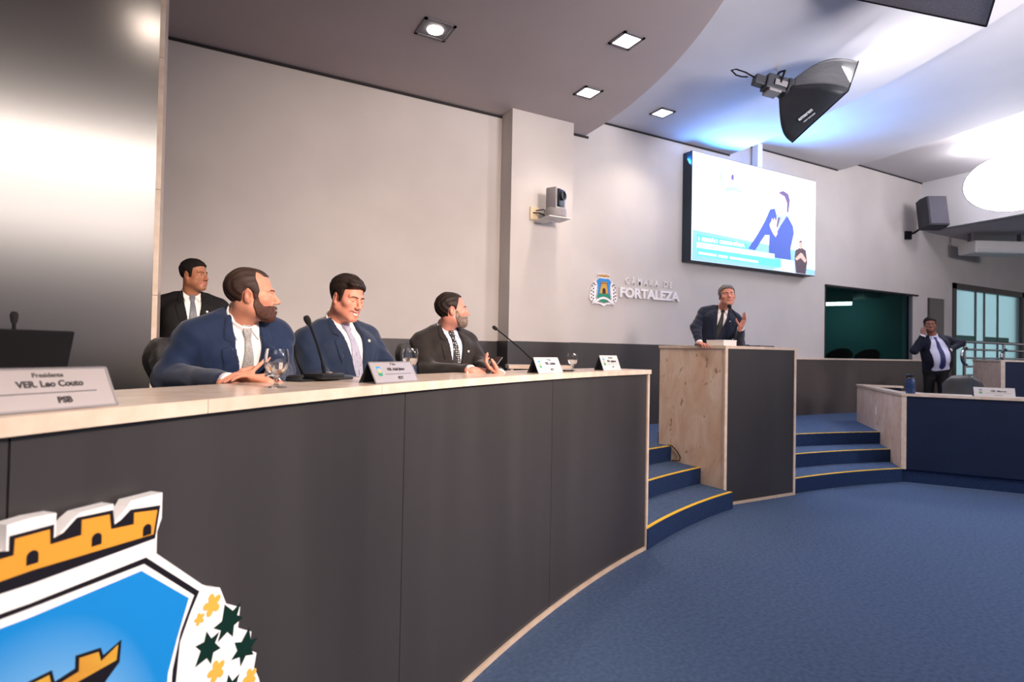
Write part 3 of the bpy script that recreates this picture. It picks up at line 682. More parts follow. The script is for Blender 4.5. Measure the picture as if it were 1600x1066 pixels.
# ---------------------------------------------------------------- loudspeaker
p = aty(1457, 334, 6.28)
t = thing('loudspeaker', 'dark grey loudspeaker bracketed to the wall right of the video screen', 'loudspeaker', p, -.55)
mat('speaker_grille', '5a5763', .6, col2='514e5a', scale=90)
pf = [(-.29, .22), (.29, .22), (.33, -.02), (.27, -.24), (-.27, -.24), (-.33, -.02)]
TL = Matrix.Rotation(math.radians(-10), 4, 'X') @ Matrix.Scale(.72, 4)
def pr3(pts, z0, z1, Mx): 
    return MB().prism(pts, z0, z1, lambda u, v, d: tuple(Mx @ Vector((u, v, d))))
pr3(pf, -.43, .43, TL).build('cabinet', M['dark_grey'], t)
pr3([(-.30, -.03), (-.25, -.25), (.25, -.25), (.30, -.03), (.30, -.05), (.24, -.262), (-.24, -.262), (-.30, -.05)], -.40, .40, TL).build('grille', M['speaker_grille'], t)
MB().tube([(-.15, .10, -.28), (-.24, .20, -.36), (-.29, .31, -.38)], .022, 8).box(-.36, -.22, .30, .335, -.48, -.30, .01).build('bracket', M['black'], t)
# ---------------------------------------------------------------- pan tilt camera
p = aty(868, 332, 6.20)
t = thing('video_camera', 'grey remote video camera on a bracket on the column', 'camera', p)
wz = 6.45-p[1]
MB().box(-.24, -.10, wz-.02, wz-.001, -.075, .095, .006).build('wall_plate', mat('plate_beige', 'd8c3a4', .5), t)
MB().tube([(-.20, wz-.01, .02), (-.15, wz-.10, .0), (-.11, .10, -.03), (-.05, .05, -.06)], .009, 6).tube([(-.16, wz-.01, .05), (-.10, wz-.12, .05), (-.08, .10, 0)], .007, 6).build('cable', M['black'], t)
MB().box(-.17, -.02, -.02, wz-.005, -.105, -.085, .004).box(-.19, .14, -.16, .12, -.10, -.088, .004).build('shelf', M['white_plastic'], t)
RZ = Matrix.Rotation(.45, 4, 'Z')
MB().lathe([(0, -.085), (.12, -.085), (.14, -.06), (.14, .02), (.125, .045), (0, .045)], 28, RZ).build('base', M['grey_plastic'], t, True)
MB().box(-.125, -.075, -.075, .075, .03, .30, .018, RZ).box(.075, .125, -.075, .075, .03, .30, .018, RZ).build('yoke', M['grey_plastic'], t, True)
MB().box(-.072, .072, -.09, .09, .06, .29, .02, RZ).build('camera_head', M['black_plastic'], t, True)
LN = Matrix.Translation((0, 0, .20)) @ RZ @ Matrix.Rotation(pi/2, 4, 'X')
MB().lathe([(0, .06), (.055, .06), (.06, .10), (.06, .125), (.048, .125), (.04, .108), (0, .10)], 24, LN).build('lens', M['black_plastic'], t, True)
# ---------------------------------------------------------------- air conditioner on the low ceiling
p = aty(1558, 389, 6.0)
t = thing('air_conditioner', 'white air conditioner under the low ceiling above the glass door', 'air conditioner', (p[0], p[1], p[2]), -.45)
MB().box(-.66, .66, -.18, .3, -.13, .15, .05).build('body', M['white_plastic'], t, True)
MB().box(-.6, .6, -.195, -.17, -.11, -.04, .01).build('louvre', M['white_paint'], t)
for x_ in (-.6, .55): MB().box(x_, x_+.05, .0, .1, .14, 4.42-float(p[2])).build('hanger', M['mid_grey'], t)
# ---------------------------------------------------------------- chairs
def chair(label, loc, rz, group, lean=.12):
    t = thing('office_chair', label, 'chair', loc, rz, group)
    # padded backrest, bent round the sitter; the chair faces +y
    bm = bmesh.new(); n, m = 14, 16; G = {}
    for s in (0, 1):
        for i in range(n+1):
            for j in range(m+1):
                u = -1+2*i/n; v = j/m
                hw = .265*(1-.30*max(0, (v-.72)/.28)**2.2-.10*(1-v)**2)
                x = u*hw; z = .47+.51*v-.05*abs(u)**3*(v > .5)*(v-.5)*2
                edge = min(1, (1-abs(u))*5, v*8, (1-v)*7); th = .028+.035*max(0, edge)**.5
                y = -.24-.06*v*v-lean*v+.09*u*u+.035*math.sin(v*pi*1.15)
                G[s, i, j] = bm.verts.new((x, y+(th if s else -th*.55), z))
    for s in (0, 1):
        for i in range(n):
            for j in range(m):
                f = (G[s, i, j], G[s, i+1, j], G[s, i+1, j+1], G[s, i, j+1]); bm.faces.new(f if s else f[::-1])
    for i in range(n):
        for j in (0, m):
            bm.faces.new((G[0, i, j], G[0, i+1, j], G[1, i+1, j], G[1, i, j]))
    for j in range(m):
        for i in (0, n):
            bm.faces.new((G[0, i, j], G[0, i, j+1], G[1, i, j+1], G[1, i, j]))
    bmesh.ops.recalc_face_normals(bm, faces=bm.faces)
    b = MB(); b.bm.free(); b.bm = bm; b.build('backrest', M['black_leather'], t, True)
    MB().box(-.26, .26, -.22, .27, .42, .50, .045, seg=4).build('seat', M['black_leather'], t, True)
    for s in (-1, 1):
        MB().tube([(s*.27, -.2, .47), (s*.31, -.2, .52), (s*.31, -.14, .565), (s*.31, .10, .565), (s*.31, .16, .53), (s*.27, .12, .46)], .021, 10).build('armrest', M['black_plastic'], t, True)
    MB().lathe([(.03, .10), (.03, .30), (.022, .30), (.022, .42), (.12, .425), (0, .43)], 14).build('column', M['chrome'], t, True)
    mb = MB()
    for k in range(5):
        a = 2*pi*k/5+.3; mb.tube([(0, 0, .11), (.28*math.cos(a), .28*math.sin(a), .075)], [.03, .018], 8)
    mb.build('base', M['black_plastic'], t, True)
    for k in range(5):
        a = 2*pi*k/5+.3
        MB().lathe([(0, -.015), (.03, -.015), (.03, .015), (0, .015)], 14, Matrix.Translation((.28*math.cos(a), .28*math.sin(a), .03)) @ Matrix.Rotation(pi/2, 4, 'X')).build('castor', M['black_plastic'], t)
    return t
def facing(phi):                       # heading of a person or chair turned phi degrees from the viewer to the viewer's right
    d = -HF*math.cos(math.radians(phi))+HR*math.sin(math.radians(phi)); return math.atan2(d[1], d[0])-pi/2
FS = .685
def chair_at(label, px, depth, phi, fz, group=None, lean=.12):
    p = at(px, 560, depth); return chair(label, (p[0], p[1], fz), facing(phi+math.degrees(math.atan((800-px)/FPX))), group, lean)
chair_at('black leather swivel chair behind the bearded man in the bright blue suit', 366, 2.84, 44, FS-.03, 'swivel chairs at the dais')
chair_at('black leather swivel chair of the smiling man in a navy suit', 528, 3.16, 50, FS-.06, 'swivel chairs at the dais')
chair_at('black leather swivel chair of the grey bearded man in a dark suit', 708, 3.98, 50, FS-.02, 'swivel chairs at the dais')
chair_at('empty dark chair standing behind the low blue bench at right', 1506, 8.9, 4, .36)
for px, d in ((1302, 10.9), (1347, 11.2)):
    pass
for lab, x, y in (('black chair back behind the studio window, left of two', *aty(1303, 555, 7.6)[:2]), ('black chair back behind the studio window, right of two', *aty(1346, 555, 7.6)[:2])):
    chair(lab, (x, y, .80), -.6, 'chairs in the studio')
# ---------------------------------------------------------------- name plates: A-frame signs
mat('plate_silver', 'bdb2ad', .3, .55); mat('plate_white', 'c9c4c0', .4); mat('ink', '2c2628', .6)
def nameplate(label, px, dr, lines, w=.30, h=.105, m='plate_silver', emblem=True, shift=None, z=None, ang=None, pos=None):
    if pos is None:
        x, y, a = desk(px, dr); tx = np.array([math.sin(a), -math.cos(a)]); rad = np.array([math.cos(a), math.sin(a)])
        x, y = np.array([x, y])-tx*w/2; rz = math.atan2(tx[1], tx[0]); z = DT
    else: x, y = pos; rz = ang
    t = thing('name_plate', label, 'name plate', (x, y, z+.001), rz, 'name plates')
    sl = .042; hh = math.sqrt(h*h-sl*sl)          # x along the plate, y back from the reader
    n = np.array([0, -hh, sl])/h; th = .003
    def slab(sgn, y0, name, mm):
        a = [(-w/2, y0, 0), (w/2, y0, 0), (w/2, sl, hh), (-w/2, sl, hh)]
        bm = MB(); off = np.array([0, th*.9*sgn, 0])
        b = [tuple(np.array(p)+off) for p in a]
        for f in ((0, 1, 2, 3),): bm.quad(*[a[i] for i in f]); bm.quad(*[b[i] for i in f[::-1]])
        for i in range(4): bm.quad(a[i], b[i], b[(i+1) % 4], a[(i+1) % 4])
        bmesh.ops.remove_doubles(bm.bm, verts=bm.bm.verts, dist=1e-5); bmesh.ops.recalc_face_normals(bm.bm, faces=bm.bm.faces)
        return bm.build(name, M[mm], t)
    slab(1, 0, 'front_plate', m); slab(-1, 2*sl, 'back_plate', 'black_plastic')
    fr = lambda u, v, d: tuple(np.array([u, 0, 0])+np.array([0, sl, hh])/h*v+n*d)
    F = frame((0, 0, 0), (1, 0, 0), (0, sl/h, hh/h), n)
    mb = MB()
    for a in ((-w/2, -w/2+.004, 0, h), (w/2-.004, w/2, 0, h), (-w/2, w/2, 0, .004), (-w/2, w/2, h-.004, h)):
        mb.prism([(a[0], a[2]), (a[1], a[2]), (a[1], a[3]), (a[0], a[3])], 0, .0015, fr)
    mb.build('rim', M['grey_plastic'] if m == 'plate_silver' else M['plate_white'], t)
    for s, sz, u, v, bd in lines:
        text_mesh('inscription', s, sz, M['ink'], .0004, bd, t, F @ Matrix.Translation((u*w, v*h, .0006)))
    MB().prism([(-.22*w, .40*h), (.40*w, .40*h), (.40*w, .415*h), (-.22*w, .415*h)], 0, .0008, fr).build('divider', M['ink'], t)
    if emblem:
        ex, ey, k = -.33*w, .55*h, h/.105
        MB().prism([(ex-.013*k, ey-.012*k), (ex+.013*k, ey-.012*k), (ex+.013*k, ey+.024*k), (ex-.013*k, ey+.024*k)], 0, .0006, fr).build('emblem_sky', M['sky_print'], t)
        MB().prism([(ex-.013*k, ey-.022*k), (ex+.013*k, ey-.022*k), (ex+.013*k, ey-.006*k), (ex-.013*k, ey-.006*k)], 0, .0009, fr).build('emblem_hill', M['print_green'], t)
        MB().prism([(ex-.009*k, ey-.008*k), (ex+.009*k, ey-.008*k), (ex+.006*k, ey+.012*k), (ex-.006*k, ey+.012*k)], 0, .0012, fr).build('emblem_tower', M['print_gold'], t)
        MB().prism([(ex-.010*k, ey+.027*k), (ex+.010*k, ey+.027*k), (ex+.010*k, ey+.032*k), (ex-.010*k, ey+.032*k)], 0, .0006, fr).build('emblem_crown', M['print_orange'], t)
    return t
nameplate('large silver name plate reading VER. at the near left end of the desk', 188, .015, [('Presidente', .0135, .16, .82, .0002), ('VER. Leo Couto', .0185, .165, .61, .0006), ('PSB', .018, .21, .22, .0008)], w=.36, h=.092)
nameplate('silver name plate with a small colour emblem in front of the smiling man', 655, .015, [('1\u00ba Vice', .013, .02, .87, 0), ('VER. Adail J\u00fanior', .0165, .06, .63, .0005), ('PDT', .018, .1, .2, .0006)], w=.275, h=.091)
nameplate('white name plate at the foot of the long microphone, before the goblet', 880, .02, [('2\u00ba Vice', .016, .08, .83, .0004), ('VER. Luciano', .024, .1, .60, .0012), ('PDT', .022, .1, .2, .001)], w=.30, h=.105, m='plate_white')
nameplate('white name plate at the far right end of the long curved desk', 971, .05, [('Secret\u00e1rio', .016, .08, .83, .0004), ('VER. Aglaylson', .023, .1, .60, .0012), ('PT', .022, .1, .2, .001)], w=.27, h=.12, m='plate_white')
q = KB+E1*.95+E2*.03
nameplate('white name plate on the low blue bench in front of the empty chair', 0, 0, [('VER. Marcos', .03, .1, .62, .001), ('Vereador', .022, .1, .2, 0)], w=.40, h=.125, m='plate_white', pos=(q[0], q[1]), ang=math.atan2(E1[1], E1[0]), z=1.14)
# ---------------------------------------------------------------- microphones
mat('foam', '1a1719', .95, bump=.6, bscale=300)
def mic(label, base, pts, r=.0045, head=.016, plate=True, hl=.03, baseM=None):
    t = thing('microphone', label, 'microphone', base)
    P = [np.array(p)-np.array(base) for p in pts]
    if plate:
        MB().box(-.05, .05, -.065, .065, 0, .022, .008, Matrix.Rotation(baseM or 0., 4, 'Z')).build('base', M['black_plastic'], t, True)
        MB().box(-.015, .015, -.03, -.01, .02, .026, .002, Matrix.Rotation(baseM or 0., 4, 'Z')).build('button', M['grey_plastic'], t)
    else: MB().lathe([(0, 0), (.026, 0), (.026, .012), (.012, .022), (0, .024)], 16).build('base', M['black_plastic'], t, True)
    rs = [r*1.6 if i < 2 else r for i in range(len(P))]
    MB().tube(P, rs, 8).build('gooseneck', M['black'], t, True)
    d = Vector(P[-1]-P[-2]).normalized(); x = d.orthogonal().normalized(); y = d.cross(x)
    F = frame(P[-1], x, y, d)
    MB().lathe([(r, -.012), (head*.8, -.006), (head, .008), (head, hl*.6), (head*.7, hl*.92), (0, hl)], 14, F).build('foam_windscreen', M['foam'], t, True)
    return t
def bez(a, b, c, n=10):
    a, b, c = map(np.array, (a, b, c)); return [(1-s)**2*a+2*s*(1-s)*b+s*s*c for s in [i/n for i in range(n+1)]]
x, y, a = desk(22, .385); b = np.array([x, y, DT+.001]); hp = at(22, 499, np.dot(b-CAMP, CF)+.02)
mic('short black microphone standing behind the laptop at far left', b, bez(b+[0, 0, .02], (b+hp)/2+[.0, .0, .02], hp), head=.0085, hl=.02, r=.004, plate=False)
x, y, a = desk(508, .30); b = np.array([x, y, DT+.0095]); hp = at(482, 504, np.dot(b-CAMP, CF)-.02)
mic('tall thin gooseneck microphone in front of the smiling man', b, bez(b+[0, 0, .02], (b+hp)/2+[.01, .0, .02], hp), head=.013, baseM=a)
x, y, a = desk(845, .28); b = np.array([x, y, DT+.001]); hp = at(775, 514, np.dot(b-CAMP, CF)-.10)
mic('long slanted gooseneck microphone beside the man with a phone', b, bez(b+[0, 0, .02], (b+hp)/2+[.03, .03, .02], hp), head=.013, baseM=a)
x, y, a = desk(497, .345)
t = thing('desk_pad', 'dark pad on the desk under the tall gooseneck microphone', 'pad', (x, y, DT+.0008), a)
MB().box(-.05, .06, -.16, .14, 0, .008, .002).build('pad', M['black_plastic'], t)
# ---------------------------------------------------------------- laptop
x, y, a = desk(98, .24); tx = np.array([math.sin(a), -math.cos(a)])
lx, ly = np.array([x, y])-tx*.18
t = thing('laptop', 'open black laptop seen from behind, on the near left end of the desk', 'laptop', (lx, ly, DT+.001), math.atan2(tx[1], tx[0]))
MB().box(-.18, .18, 0, .10, 0, .018, .004).build('base', M['black_plastic'], t)
MB().box(-.18, .18, -.004, .004, 0, .152, .003, Matrix.Translation((0, .0, .012)) @ Matrix.Rotation(math.radians(14), 4, 'X')).build('lid', M['black'], t)
# ---------------------------------------------------------------- goblets
mat('glass', 'ffffff', .0, trans=1., ior=1.45, spec=.5); mat('water', 'fff6ea', .0, trans=1., ior=1.33)
def goblet(label, px, dr, k=1.):
    x, y, a = desk(px, dr)
    t = thing('water_goblet', label, 'glass', (x, y, DT+.0005), 0, 'water goblets')
    o = [(.0, 0), (.032, 0), (.033, .003), (.012, .007), (.006, .014), (.006, .030), (.012, .037), (.026, .048), (.035, .066), (.0385, .086), (.0375, .108), (.034, .126)]
    i_ = [(.0325, .126), (.036, .107), (.037, .086), (.0335, .067), (.0245, .0505), (.010, .042), (0, .041)]
    MB().lathe([(r*k, z*k) for r, z in o+i_], 28).build('bowl', M['glass'], t, True)
    w_ = [(0, .0415), (.0098, .0425), (.0242, .0508), (.0331, .0672), (.0364, .083), (0, .083)]
    MB().lathe([(r*k, z*k) for r, z in w_], 28).build('water', M['water'], t, True)
    return t
goblet('stemmed water goblet beside the clasped hands of the bearded man', 433, .13, 1.0)
goblet('water goblet half hidden behind the silver name plate with colour emblem', 641, .34, 1.08)
goblet('water goblet between the two white name plates', 895, .16, .98)
x, y, a = desk(887, .10)
tag(MB().box(-.05, .03, -.012, .012, 0, .012, .004, Matrix.Translation((x, y, DT+.0006)) @ Matrix.Rotation(a+1.2, 4, 'Z')).build('pen', M['black_plastic']), 'small dark pen lying on the desk beside the goblet between white name plates', 'pen')
x, y, a = desk(466, .40)
tag(MB().lathe([(0, 0), (.045, 0), (.046, .012), (.03, .02), (0, .022)], 18, Matrix.Translation((x, y, DT+.0006))).build('coaster', M['black_plastic'], None, True), 'small dark round object on the desk right of the goblet by clasped hands', 'coaster')
# ---------------------------------------------------------------- on the lectern
p = at(1117, 535, 6.22)
t = thing('paper_box', 'flat white box lying on the top of the lectern', 'box', (5.035, 4.44, PZ+.0325))
MB().box(-.10, .10, -.12, .12, 0, .055, .004).build('box', M['white_plastic'], t)
MB().box(-.102, .102, -.122, .122, .05, .062, .003).build('lid', M['white_plastic'], t)
t = thing('tablet', 'thin black tablet lying on the lectern top', 'tablet', (5.62, 4.40, PZ+.0325), .1)
MB().box(-.14, .14, -.09, .09, 0, .012, .004).build('body', M['black_plastic'], t)
MB().box(-.13, .13, -.08, .08, .0115, .013).build('display', M['dark_gloss'], t)
b = np.array([5.44, 4.50, PZ+.033])
mic('thin gooseneck microphone on the lectern reaching up to the speaking man', b, bez(b+[0, 0, .01], b+[.0, -.02, .26], at(1140.5, 480, 6.10)), r=.005, head=.021, hl=.05)
# ---------------------------------------------------------------- bottle on the bench
q = KB+E1*.12+E2*.12
mat('bottle_blue', '273a63', .3)
t = thing('bottle', 'dark blue drinks bottle standing on the corner of the low blue bench', 'bottle', (q[0], q[1], 1.1405))
MB().lathe([(0, 0), (.05, 0), (.055, .01), (.055, .17), (.045, .20), (.045, .205)], 22).build('body', M['bottle_blue'], t, True)
MB().lathe([(0, .205), (.048, .205), (.048, .24), (.04, .25), (0, .25)], 22).build('cap', M['black_plastic'], t, True)
MB().lathe([(.0455, .196), (.05, .198), (.05, .206), (.0455, .208)], 22).build('ring', M['chrome'], t, True)
# ---------------------------------------------------------------- smooth solids for figures
class Field:
    """distance field on a voxel grid; every shape only touches the block round itself"""
    def __init__(s, vox): s.v = vox; s.ops = []; s.lo = np.full(3, 1e9); s.hi = -s.lo
    def _bb(s, pts, r, grow=True):
        pts = np.array(pts, float); lo, hi = pts.min(0)-r, pts.max(0)+r
        if grow: s.lo = np.minimum(s.lo, lo); s.hi = np.maximum(s.hi, hi)
        return lo, hi
    def cone(s, a, b, ra, rb, k=.01, op='+'):
        a, b = np.array(a, float), np.array(b, float); ab = b-a; L = ab@ab+1e-12
        def d(P):
            q = P-a; t = np.clip((q@ab)/L, 0, 1); return np.linalg.norm(q-t[..., None]*ab, axis=-1)-(ra+(rb-ra)*t)
        s.ops.append((op, d, k, s._bb([a, b], max(ra, rb), op == '+'))); return s
    def chain(s, pts, rs, k=.01):
        for i in range(len(pts)-1): s.cone(pts[i], pts[i+1], rs[i], rs[i+1], k)
        return s
    def ell(s, c, r, k=.01, M=None, op='+'):
        """ellipsoid; M (3x3) holds its axes as columns"""
        c = np.array(c, float); r = np.array(r, float); M = np.eye(3) if M is None else np.array(M)
        def d(P):
            q = (P-c)@M; k0 = np.linalg.norm(q/r, axis=-1); k1 = np.linalg.norm(q/(r*r), axis=-1)+1e-9
            return k0*(k0-1)/k1
        ext = np.sqrt(((M*r)**2).sum(1))
        s.ops.append((op, d, k, s._bb([c-ext, c+ext], 0, op == '+'))); return s
    def rbox(s, c, h, r, k=.01, M=None, op='+'):
        c = np.array(c, float); h = np.array(h, float)-r; M = np.eye(3) if M is None else np.array(M)
        def d(P):
            q = np.abs((P-c)@M)-h; return np.linalg.norm(np.maximum(q, 0), axis=-1)+np.minimum(q.max(-1), 0)-r
        ext = np.abs(M)@(h+r)
        s.ops.append((op, d, k, s._bb([c-ext, c+ext], 0, op == '+'))); return s
    def fn(s, f): s.ops.append(('f', f, 0, None)); return s      # f(P, D) -> D on the whole grid
    def eval(s, lo=None, hi=None):
        v = s.v; lo = s.lo-3*v if lo is None else np.array(lo); hi = s.hi+3*v if hi is None else np.array(hi)
        n = np.ceil((hi-lo)/v).astype(int)+1
        ax = [lo[i]+v*np.arange(n[i], dtype=np.float64) for i in range(3)]
        D = np.full(n, 10., np.float64)
        for op, f, k, bb in s.ops:
            if op == 'f':
                P = np.stack(np.meshgrid(*ax, indexing='ij'), -1); D = f(P, D); continue
            m = k+3*v
            i0 = np.maximum(np.floor((bb[0]-m-lo)/v).astype(int), 0); i1 = np.minimum(np.ceil((bb[1]+m-lo)/v).astype(int)+1, n)
            if (i1 <= i0).any(): continue
            sl = tuple(slice(a, b) for a, b in zip(i0, i1))
            P = np.stack(np.meshgrid(*[ax[i][sl[i]] for i in range(3)], indexing='ij'), -1)
            d = f(P); A = D[sl]
            if op == '+': D[sl] = smin(A, d, k)
            elif op == '-': D[sl] = -smin(-A, d, k)
            elif op == '&': D[sl] = -smin(-A, -d, k)
        s.D, s.lo_, s.ax = D, lo, ax
        return D
def smin(a, b, k):
    if k <= 0: return np.minimum(a, b)
    h = np.clip(.5+.5*(b-a)/k, 0, 1); return b*(1-h)+a*h-k*h*(1-h)
def smax(a, b, k=.004): return -smin(-a, -b, k)
def nets(D, lo, v, smooth=1):
    s = D < 0; n = np.array(D.shape)
    c = np.zeros(n-1, np.uint8)
    for i in (0, 1):
        for j in (0, 1):
            for k in (0, 1): c += s[i:n[0]-1+i, j:n[1]-1+j, k:n[2]-1+k]
    I = np.argwhere((c > 0) & (c < 8))
    if len(I) == 0: return np.zeros((0, 3)), np.zeros((0, 4), int)
    off = np.array([(i, j, k) for i in (0, 1) for j in (0, 1) for k in (0, 1)])
    V = np.stack([D[I[:, 0]+o[0], I[:, 1]+o[1], I[:, 2]+o[2]] for o in off], 1)
    acc = np.zeros((len(I), 3)); cnt = np.zeros(len(I))
    for a in range(8):
        for b in range(a+1, 8):
            if np.abs(off[a]-off[b]).sum() != 1: continue
            x, y = V[:, a], V[:, b]; m = (x < 0) != (y < 0)
            t = np.where(m, x/np.where(m, x-y, 1), 0)
            acc += np.where(m[:, None], off[a]+t[:, None]*(off[b]-off[a]), 0); cnt += m
    pos = I+acc/cnt[:, None]
    idx = np.full(n-1, -1, np.int64); idx[I[:, 0], I[:, 1], I[:, 2]] = np.arange(len(I))
    F = []
    for a in range(3):
        b, e = (a+1) % 3, (a+2) % 3
        sl0 = [slice(None)]*3; sl1 = [slice(None)]*3; sl0[a] = slice(0, -1); sl1[a] = slice(1, None)
        s0, s1 = s[tuple(sl0)], s[tuple(sl1)]
        E = np.argwhere(s0 != s1); ok = (E[:, b] > 0) & (E[:, e] > 0) & (E[:, b] < n[b]-1) & (E[:, e] < n[e]-1); E = E[ok]
        if len(E) == 0: continue
        fl = s0[E[:, 0], E[:, 1], E[:, 2]]
        q = []
        for db, de in ((-1, -1), (0, -1), (0, 0), (-1, 0)):
            J = E.copy(); J[:, b] += db; J[:, e] += de; q.append(idx[J[:, 0], J[:, 1], J[:, 2]])
        q = np.stack(q, 1); q[~fl] = q[~fl][:, ::-1]; F.append(q)
    F = np.concatenate(F); P = lo+v*pos
    for _ in range(smooth):
        A = np.zeros_like(P); C = np.zeros(len(P))
        for i in range(4):
            for j in (1, 3):
                np.add.at(A, F[:, i], P[F[:, (i+j) % 4]]); np.add.at(C, F[:, i], 1)
        P = P*.5+.5*A/np.maximum(C, 1)[:, None]
    return P, F
def mesh_from(name, P, F, mats, parent, idx=None):
    me = bpy.data.meshes.new(name); nf = len(F)
    me.vertices.add(len(P)); me.vertices.foreach_set('co', P.astype(np.float32).ravel())
    me.loops.add(nf*4); me.loops.foreach_set('vertex_index', F.astype(np.int32).ravel())
    me.polygons.add(nf); me.polygons.foreach_set('loop_start', np.arange(0, nf*4, 4, dtype=np.int32)); me.polygons.foreach_set('loop_total', np.full(nf, 4, np.int32))
    me.update(calc_edges=True); me.validate()
    o = link(name, me, mats, parent, True, world=True)
    if idx is not None: me.polygons.foreach_set('material_index', idx.astype(np.int32)); me.update()
    return o
def poly_sd(X, Y, poly):
    """signed distance to a 2D polygon, negative inside"""
    p = np.array(poly, float); n = len(p); d = np.full(X.shape, 1e9); ins = np.zeros(X.shape, bool)
    for i in range(n):
        a, b = p[i], p[(i+1) % n]; e = b-a; wx, wy = X-a[0], Y-a[1]
        t = np.clip((wx*e[0]+wy*e[1])/(e@e+1e-12), 0, 1); d = np.minimum(d, (wx-t*e[0])**2+(wy-t*e[1])**2)
        if a[1] != b[1]:
            c = ((a[1] > Y) != (b[1] > Y)) & (X < (b[0]-a[0])*(Y-a[1])/(b[1]-a[1])+a[0]); ins ^= c
    return np.where(ins, -1, 1)*np.sqrt(d)
# ---------------------------------------------------------------- frames
def unit(v): v = np.array(v, float); return v/np.linalg.norm(v)
def axes(fwd, up):
    """3x3 with columns right, forward, up"""
    u = unit(up); f = unit(np.array(fwd, float)-u*(np.array(fwd, float)@u)); return np.stack([np.cross(f, u), f, u], 1)
VA = [0.]
def seen(px): VA[0] = math.degrees(math.atan((800-px)/FPX))     # headings below are as the viewer sees them
def aim(phi, pitch=0.):
    phi = phi+VA[0]
    d = -HF*math.cos(math.radians(phi))+HR*math.sin(math.radians(phi)); p = math.radians(pitch)
    return d*math.cos(p)+np.array([0, 0, math.sin(p)])
def head_axes(phi, pitch=0., roll=0.):
    f = aim(phi, pitch); u = np.array([0, 0, 1.]); u = unit(u-f*(u@f)); r = np.cross(f, u)
    u2 = u*math.cos(math.radians(roll))+r*math.sin(math.radians(roll)); return np.stack([np.cross(f, u2), f, u2], 1)
class Body:
    def __init__(s, name_label, vox=.004):
        s.label = name_label; s.skin = Field(vox); s.vox = vox; s.browt = .0036
    # ---- head
    def head(s, c, H, wd=1., jaw=1., smile=0., chub=0., sz=1.):
        s.hc, s.H, s.sz = np.array(c, float), H, sz
        F = s.skin
        L = lambda x, y, z: s.hc+H@(np.array([x*wd, y, z])*sz)
        s.L = L
        e = lambda x, y, z, r, k, M=None, op='+': F.ell(L(x, y, z), np.array(r)*[wd, 1, 1]*sz, k*sz, H if M is None else H@M, op)
        cn = lambda a, b, ra, rb, k, op='+': F.cone(L(*a), L(*b), ra*sz, rb*sz, k*sz, op)
        e(0, -.014, .036, (.076, .098, .084), 0)
        e(0, .026, -.040, (.061, .066, .078), .03)
        for q in (-1, 1):
            cn((q*.052*jaw, .0, -.058), (q*.014, .064, -.098), .019, .018, .03)
            e(q*.046, .054, -.024+.004*smile, (.021+.004*chub, .023, .019), .022)
            if chub: e(q*.045, .04, -.06, (.024, .028, .026), .03)
            cn((q*.008, .086, .020), (q*.046, .071, .021), .0085, .0075, .014)
        cn((-.012, .071, -.102), (.012, .071, -.102), .015, .015, .02)
        for q in (-1, 1):
            e(q*.031, .094, -.001, (.016, .015, .010), .012, op='-')
            e(q*.031, .071, .000, (.0155, .013, .012), .004)
        cn((0, .088, .010), (0, .109, -.030), .0065, .010, .012)
        e(0, .1105, -.034, (.012, .0115, .010), .008)
        for q in (-1, 1):
            e(q*.0125, .100, -.038, (.0075, .010, .008), .006)
            e(q*.006, .107, -.046, (.0032, .004, .004), .003, op='-')
        # mouth
        s.ml = [(-.024-.005*smile, .080-.003*smile, -.070+.008*smile), (-.010, .092, -.0685+.001*smile), (0, .0935, -.0695), (.010, .092, -.0685+.001*smile), (.024+.005*smile, .080-.003*smile, -.070+.008*smile)]
        for a, b in zip(s.ml, s.ml[1:]):
            cn((a[0], a[1], a[2]+.0055), (b[0], b[1], b[2]+.0055), .0052, .0055, .006)
            cn((a[0]*.85, a[1]-.001, a[2]-.0065-.005*smile), (b[0]*.85, b[1]-.001, b[2]-.0065-.005*smile), .006, .0065, .006)
        for a, b in zip(s.ml, s.ml[1:]):
            o = .005
            cn((a[0]*.93, a[1]+o, a[2]-.002*smile), (b[0]*.93, b[1]+o, b[2]-.002*smile), .0018+.0035*smile, .0022+.0035*smile, .002, '-')
        # ears
        for q in (-1, 1):
            Mr = np.array(Matrix.Rotation(q*-.35, 3, 'Z') @ Matrix.Rotation(-.12, 3, 'X'))
            e(q*.079, -.012, -.006, (.0075, .019, .031), .006, Mr)
            e(q*.087, -.008, -.002, (.006, .011, .017), .004, Mr, '-')
            e(q*.077, -.010, -.030, (.006, .009, .010), .006)
        s.skull = [(0, -.014, .036, .076*wd, .098, .084), (0, .020, -.030, .064*wd, .070, .075)]
        return s
    def neck(s, base, r=.055):
        s.nb = np.array(base, float); s.nr = r
        t = s.hc+s.H@np.array([0, -.022, -.055])*s.sz
        s.ntop = t
        s.skin.cone(t, s.nb, r*.97, r*1.0, .03)
        return s
    # ---- torso frame: z up the spine, origin at the base of the neck
    def torso(s, T, pelvis, wide=1., deep=1., belly=0.):
        s.T = T; s.pel = np.array(pelvis, float); s.wide, s.deep, s.belly = wide, deep, belly
        s.q = lambda x, y, z: s.nb+T@np.array([x, y, z])
        s.len = np.linalg.norm(s.pel-s.nb)
        F = s.skin          # what the clothes hide: a slim trunk that joins head and arms
        F.cone(s.q(0, -.01, -.10), s.q(0, 0, -.38), .06, .09, .03)
        F.cone(s.q(-.14*wide, -.01, -.10), s.q(.14*wide, -.01, -.10), .035, .035, .02)
        return s
